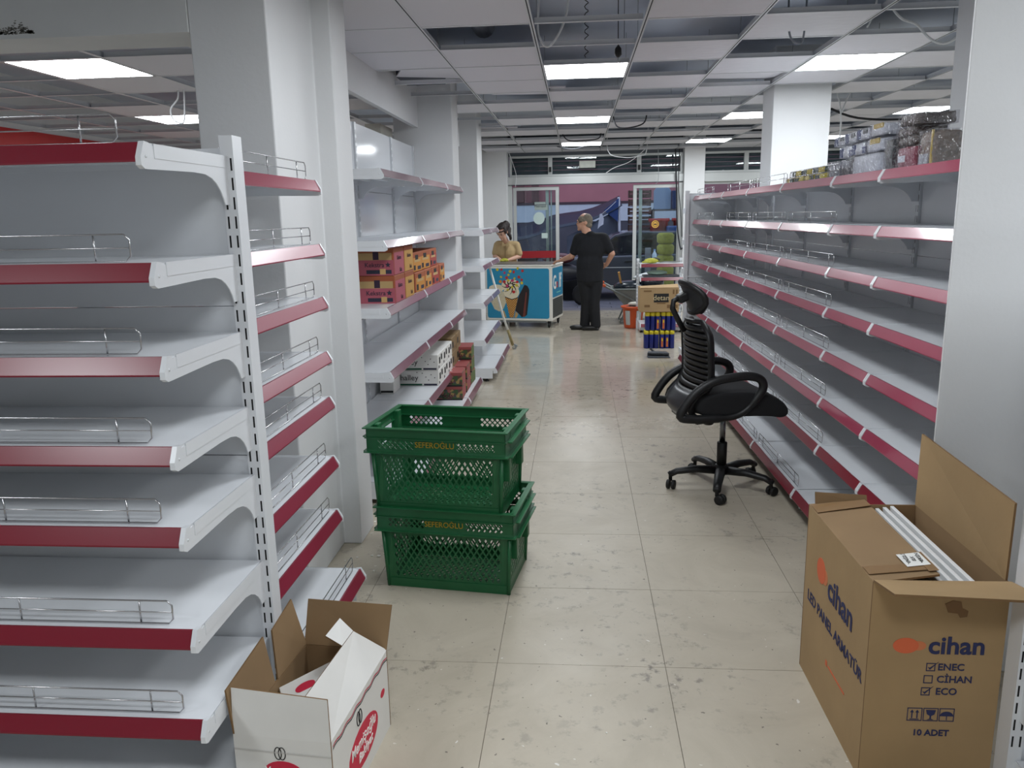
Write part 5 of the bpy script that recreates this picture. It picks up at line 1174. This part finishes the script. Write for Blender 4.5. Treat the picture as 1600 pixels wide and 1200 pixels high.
mb.cap((-.13, 0, 1.255), (.16, 0, 1.255), .062, .062, 12)
# left arm to the freezer
mb.cap((-.155, .02, 1.25), (-.245, .06, 1.02), .055, .043, 12); mb.cap((-.245, .06, 1.02), (-.395, .24, .955), .043, .028, 12)
hand(mb, (-.40, .245, .952), (-.75, .5, -.18), (.1, -.1, 1), 1.05, .42, -1)
# right arm, hand on the hip behind
mb.cap((.18, 0, 1.25), (.30, -.03, 1.045), .055, .043, 12); mb.cap((.30, -.03, 1.045), (.235, .08, .90), .042, .028, 12)
hand(mb, (.232, .085, .895), (-.75, .4, -.4), (.6, .6, .2), 1.0, .6, 1)
# legs
for a, b, c in (((-.075, 0, .68), (-.045, .02, .385), (-.075, .04, .075)), ((.08, 0, .68), (.055, -.02, .385), (.085, -.04, .075))):
    mb.cap(a, b, .088, .062, 14); mb.cap(b, c, .06, .036, 14)
    mb.cap((c[0], c[1], .06), (c[0]-.08, c[1]-.02, .04), .03, .022, 10)
man = mb.build('person', skin_m); man.location = (OX, OY, 0); fuse(man, .0085, 5)
tag(man, 'man in black shirt and trousers seen from behind, one hand on the freezer', 'person')
cl = mat('black_cotton', rgb(17, 19, 25), .9, bump=.25, bscale=18)
mb = MB()
mb.ball((.01, 0, 1.12), .205, .14, .19, 18); mb.ball((0, 0, .90), .19, .145, .21, 18); mb.cap((-.135, 0, 1.265), (.165, 0, 1.265), .07, .07, 14); mb.ball((-.01, 0, 1.31), .085, .075, .05, 14)
mb.lathe([(.15, .665), (.172, .67), (.178, .75), (.17, .95), (.12, 1.0)], n=20, sx=1.05, sy=.8)
mb.cap((-.155, .01, 1.255), (-.215, .045, 1.085), .075, .066, 14); mb.cap((.185, 0, 1.255), (.265, -.02, 1.10), .075, .066, 14)
o = mb.build('shirt', cl, man); fuse(o, .011, 8)
mb = MB()
mb.ball((0, 0, .70), .175, .135, .13, 16)
for a, b, c in (((-.078, 0, .66), (-.045, .02, .385), (-.07, .035, .07)), ((.083, 0, .66), (.055, -.02, .385), (.08, -.035, .07))):
    mb.cap(a, b, .1, .08, 16); mb.tube([b, c], [.08, .07], 16); mb.ball(b, .08, n=14); mb.lathe([(.06, -.03), (.072, -.03), (.07, .03)], c, 16)
o = mb.build('trousers', mat('black_twill', rgb(15, 16, 21), .85, bump=.2, bscale=14), man); fuse(o, .011, 6)
for a in ((-.085, .035), (.075, -.04)):
    mb = MB().ball((a[0]-.075, a[1]-.02, .035), .13, .05, .036, 16).ball((a[0]+.01, a[1], .05), .06, .046, .05, 14).box(a[0]-.18, a[0]+.05, a[1]-.055, a[1]+.03, .0, .02)
    o = mb.build('shoe', mat('black_leather', rgb(20, 19, 19), .4), man); fuse(o, .008, 5)
mb = MB(); mb.ball(head+Vector((.026, 0, .024)), .09, .09, .094, 16); mb.ball(head+Vector((.05, 0, -.045)), .058, .082, .05, 14); mb.ball(head+Vector((-.02, 0, .035)), .07, .084, .06, 14)
o = mb.build('hair', mat('grey_hair', rgb(120, 112, 100), .9, var=.3, vscale=40, bump=.5, bscale=80), man); fuse(o, .008, 4)
g = MB(); 
for yy in (-.055, .085): g.tube([head+Vector((-.078, yy*.9, .0)), head+Vector((.0, yy*1.35, .004))], .0045, 6)
for c in (-.03, .055):
    g.tube([head+Vector((-.098, .016+(c-.016)+.022*math.cos(2*math.pi*k/14), -.004+.02*math.sin(2*math.pi*k/14))) for k in range(14)], .003, 5, closed=True)
g.build('glasses', ink_black, man)

# ---- woman in a beige shirt behind the freezer, looking down at her hands
OX, OY = -1.09, 12.42
mb = MB(); head = Vector((-.055, -.13, 1.335))
HR = Euler((R(32), 0, R(-22))).to_matrix()          # head bowed, turned a little to her right
def hp(x, y, z): return head+HR @ Vector((x, y, z))
HE = (R(32), 0, R(-22))
mb.ball(hp(0, .03, .03), .078, .092, .09, 16, rot=HE); mb.ball(hp(0, -.022, -.035), .058, .062, .07, 14, rot=HE); mb.ball(hp(0, -.05, .02), .062, .04, .05, 12, rot=HE)
mb.ball(hp(0, -.092, -.018), .011, .016, .021, 10, rot=HE); mb.ball(hp(0, -.082, -.052), .021, .009, .008, 10, rot=HE); mb.ball(hp(0, -.074, -.085), .02, .018, .016, 10, rot=HE)
for dx in (-.03, .03): mb.ball(hp(dx, -.078, .01), .016, .01, .008, 10, rot=HE)
for dx in (-.078, .078): mb.ball(hp(dx, .02, -.012), .008, .018, .026, 10, rot=HE)
mb.cap((0, -.03, 1.18), head+Vector((.0, .01, -.04)), .05, .045, 12)
mb.ball((.0, .0, 1.02), .145, .1, .18, 16); mb.ball((.01, .04, .78), .135, .11, .2, 16); mb.cap((-.12, -.02, 1.145), (.13, -.01, 1.135), .05, .05, 12)
mb.cap((.145, -.01, 1.13), (.195, -.03, .965), .045, .038, 12); mb.cap((.195, -.03, .965), (.05, -.2, .925), .037, .025, 12); hand(mb, (.045, -.205, .925), (-.9, -.35, -.05), (0, -.2, 1), .92, .4, 1)
mb.cap((-.135, -.02, 1.14), (-.185, -.03, .975), .045, .037, 12); mb.cap((-.185, -.03, .975), (-.09, -.2, .925), .036, .025, 12); hand(mb, (-.085, -.205, .925), (.8, -.4, -.05), (0, -.2, 1), .92, .4, -1)
for s in (-1, 1): mb.cap((s*.07, .05, .7), (s*.065, .05, .4), .08, .055, 12); mb.cap((s*.065, .05, .4), (s*.06, .07, .07), .055, .036, 12); mb.cap((s*.06, .07, .06), (s*.065, -.06, .03), .035, .028, 10)
wom = mb.build('person', skin_w); wom.location = (OX, OY, 0); fuse(wom, .0085, 5)
tag(wom, 'woman with dark ponytail and beige shirt leaning over the freezer lid', 'person')
be = mat('beige_cotton', rgb(176, 152, 112), .85, var=.06, bump=.3, bscale=16)
mb = MB(); mb.ball((0, 0, 1.03), .165, .125, .17, 18); mb.ball((.01, .03, .82), .155, .13, .2, 18); mb.cap((-.125, -.02, 1.15), (.135, -.01, 1.14), .06, .06, 14)
mb.cap((.15, -.01, 1.135), (.185, -.025, 1.01), .062, .062, 14); mb.cap((-.14, -.02, 1.14), (-.172, -.025, 1.02), .06, .058, 14)
o = mb.build('shirt', be, wom); fuse(o, .010, 5)
MB().prism([(-.05, 1.2), (-.012, 1.13), (-.07, 1.12)], 'y', -.145, -.115).prism([(.03, 1.2), (-.005, 1.13), (.055, 1.12)], 'y', -.145, -.115).build('collar', be, o)
MB().box(-.014, -.004, -.135, -.122, .92, 1.13).build('placket', mat('beige_dark', rgb(140, 118, 84), .85), o)
mb = MB(); mb.ball((0, .05, .7), .15, .13, .14, 14)
for s in (-1, 1): mb.cap((s*.07, .05, .68), (s*.065, .05, .4), .09, .068, 12); mb.cap((s*.065, .05, .4), (s*.06, .07, .08), .068, .052, 12)
o = mb.build('trousers', mat('dark_trousers', rgb(40, 42, 52), .85), wom); fuse(o, .012, 5)
for s in (-1, 1): MB().ball((s*.062, 0, .035), .045, .12, .036, 14).build('shoe', rubber, wom)
hm = mat('dark_hair', rgb(38, 28, 24), .6, var=.3, vscale=50, bump=.6, bscale=60)
mb = MB(); mb.ball(hp(0, .055, .045), .086, .09, .088, 16, rot=HE); mb.ball(hp(0, .0, .098), .072, .07, .03, 12, rot=HE); mb.ball(hp(.03, .13, .07), .05, .05, .05, 12)
for k in range(7): a = k/6; mb.ball(hp(.06, .13, .05)+Vector((.03*a-.012*math.sin(k*2), .02*math.sin(k), -.2*a)), .036*(1-.35*a), .036*(1-.35*a), .04, 10)
for dx in (-.074, .074): mb.ball(hp(dx, -.005, .03), .014, .045, .055, 10, rot=HE)
o = mb.build('hair', hm, wom); fuse(o, .009, 4)
q = MB()
for dx in (-.03, .03): q.ball(hp(dx, -.089, .024), .017, .004, .0035, 8, rot=HE); q.ball(hp(dx, -.086, .006), .013, .004, .003, 8, rot=HE)
q.build('eyebrows', hm, wom)
MB().tube([hp(.08*math.cos(t_), -.02-.07*math.sin(t_), .062) for t_ in [math.pi*k/8 for k in range(9)]], .009, 6).build('headband', mat('headband_black', rgb(30, 26, 28), .6), wom)
gl = MB().ball((0, 0, 0), .06, .045, .028, 12); 
for k in range(5): gl.cap((-.03+.015*k, -.02, 0), (-.06+.03*k, -.06, -.01), .013, .01, 8)
o = gl.build('cleaning_cloth', yb); o.location = (OX-.015, OY-.28, .925); tag(o, 'crumpled yellow green cloth in the hands of the woman', 'cloth')
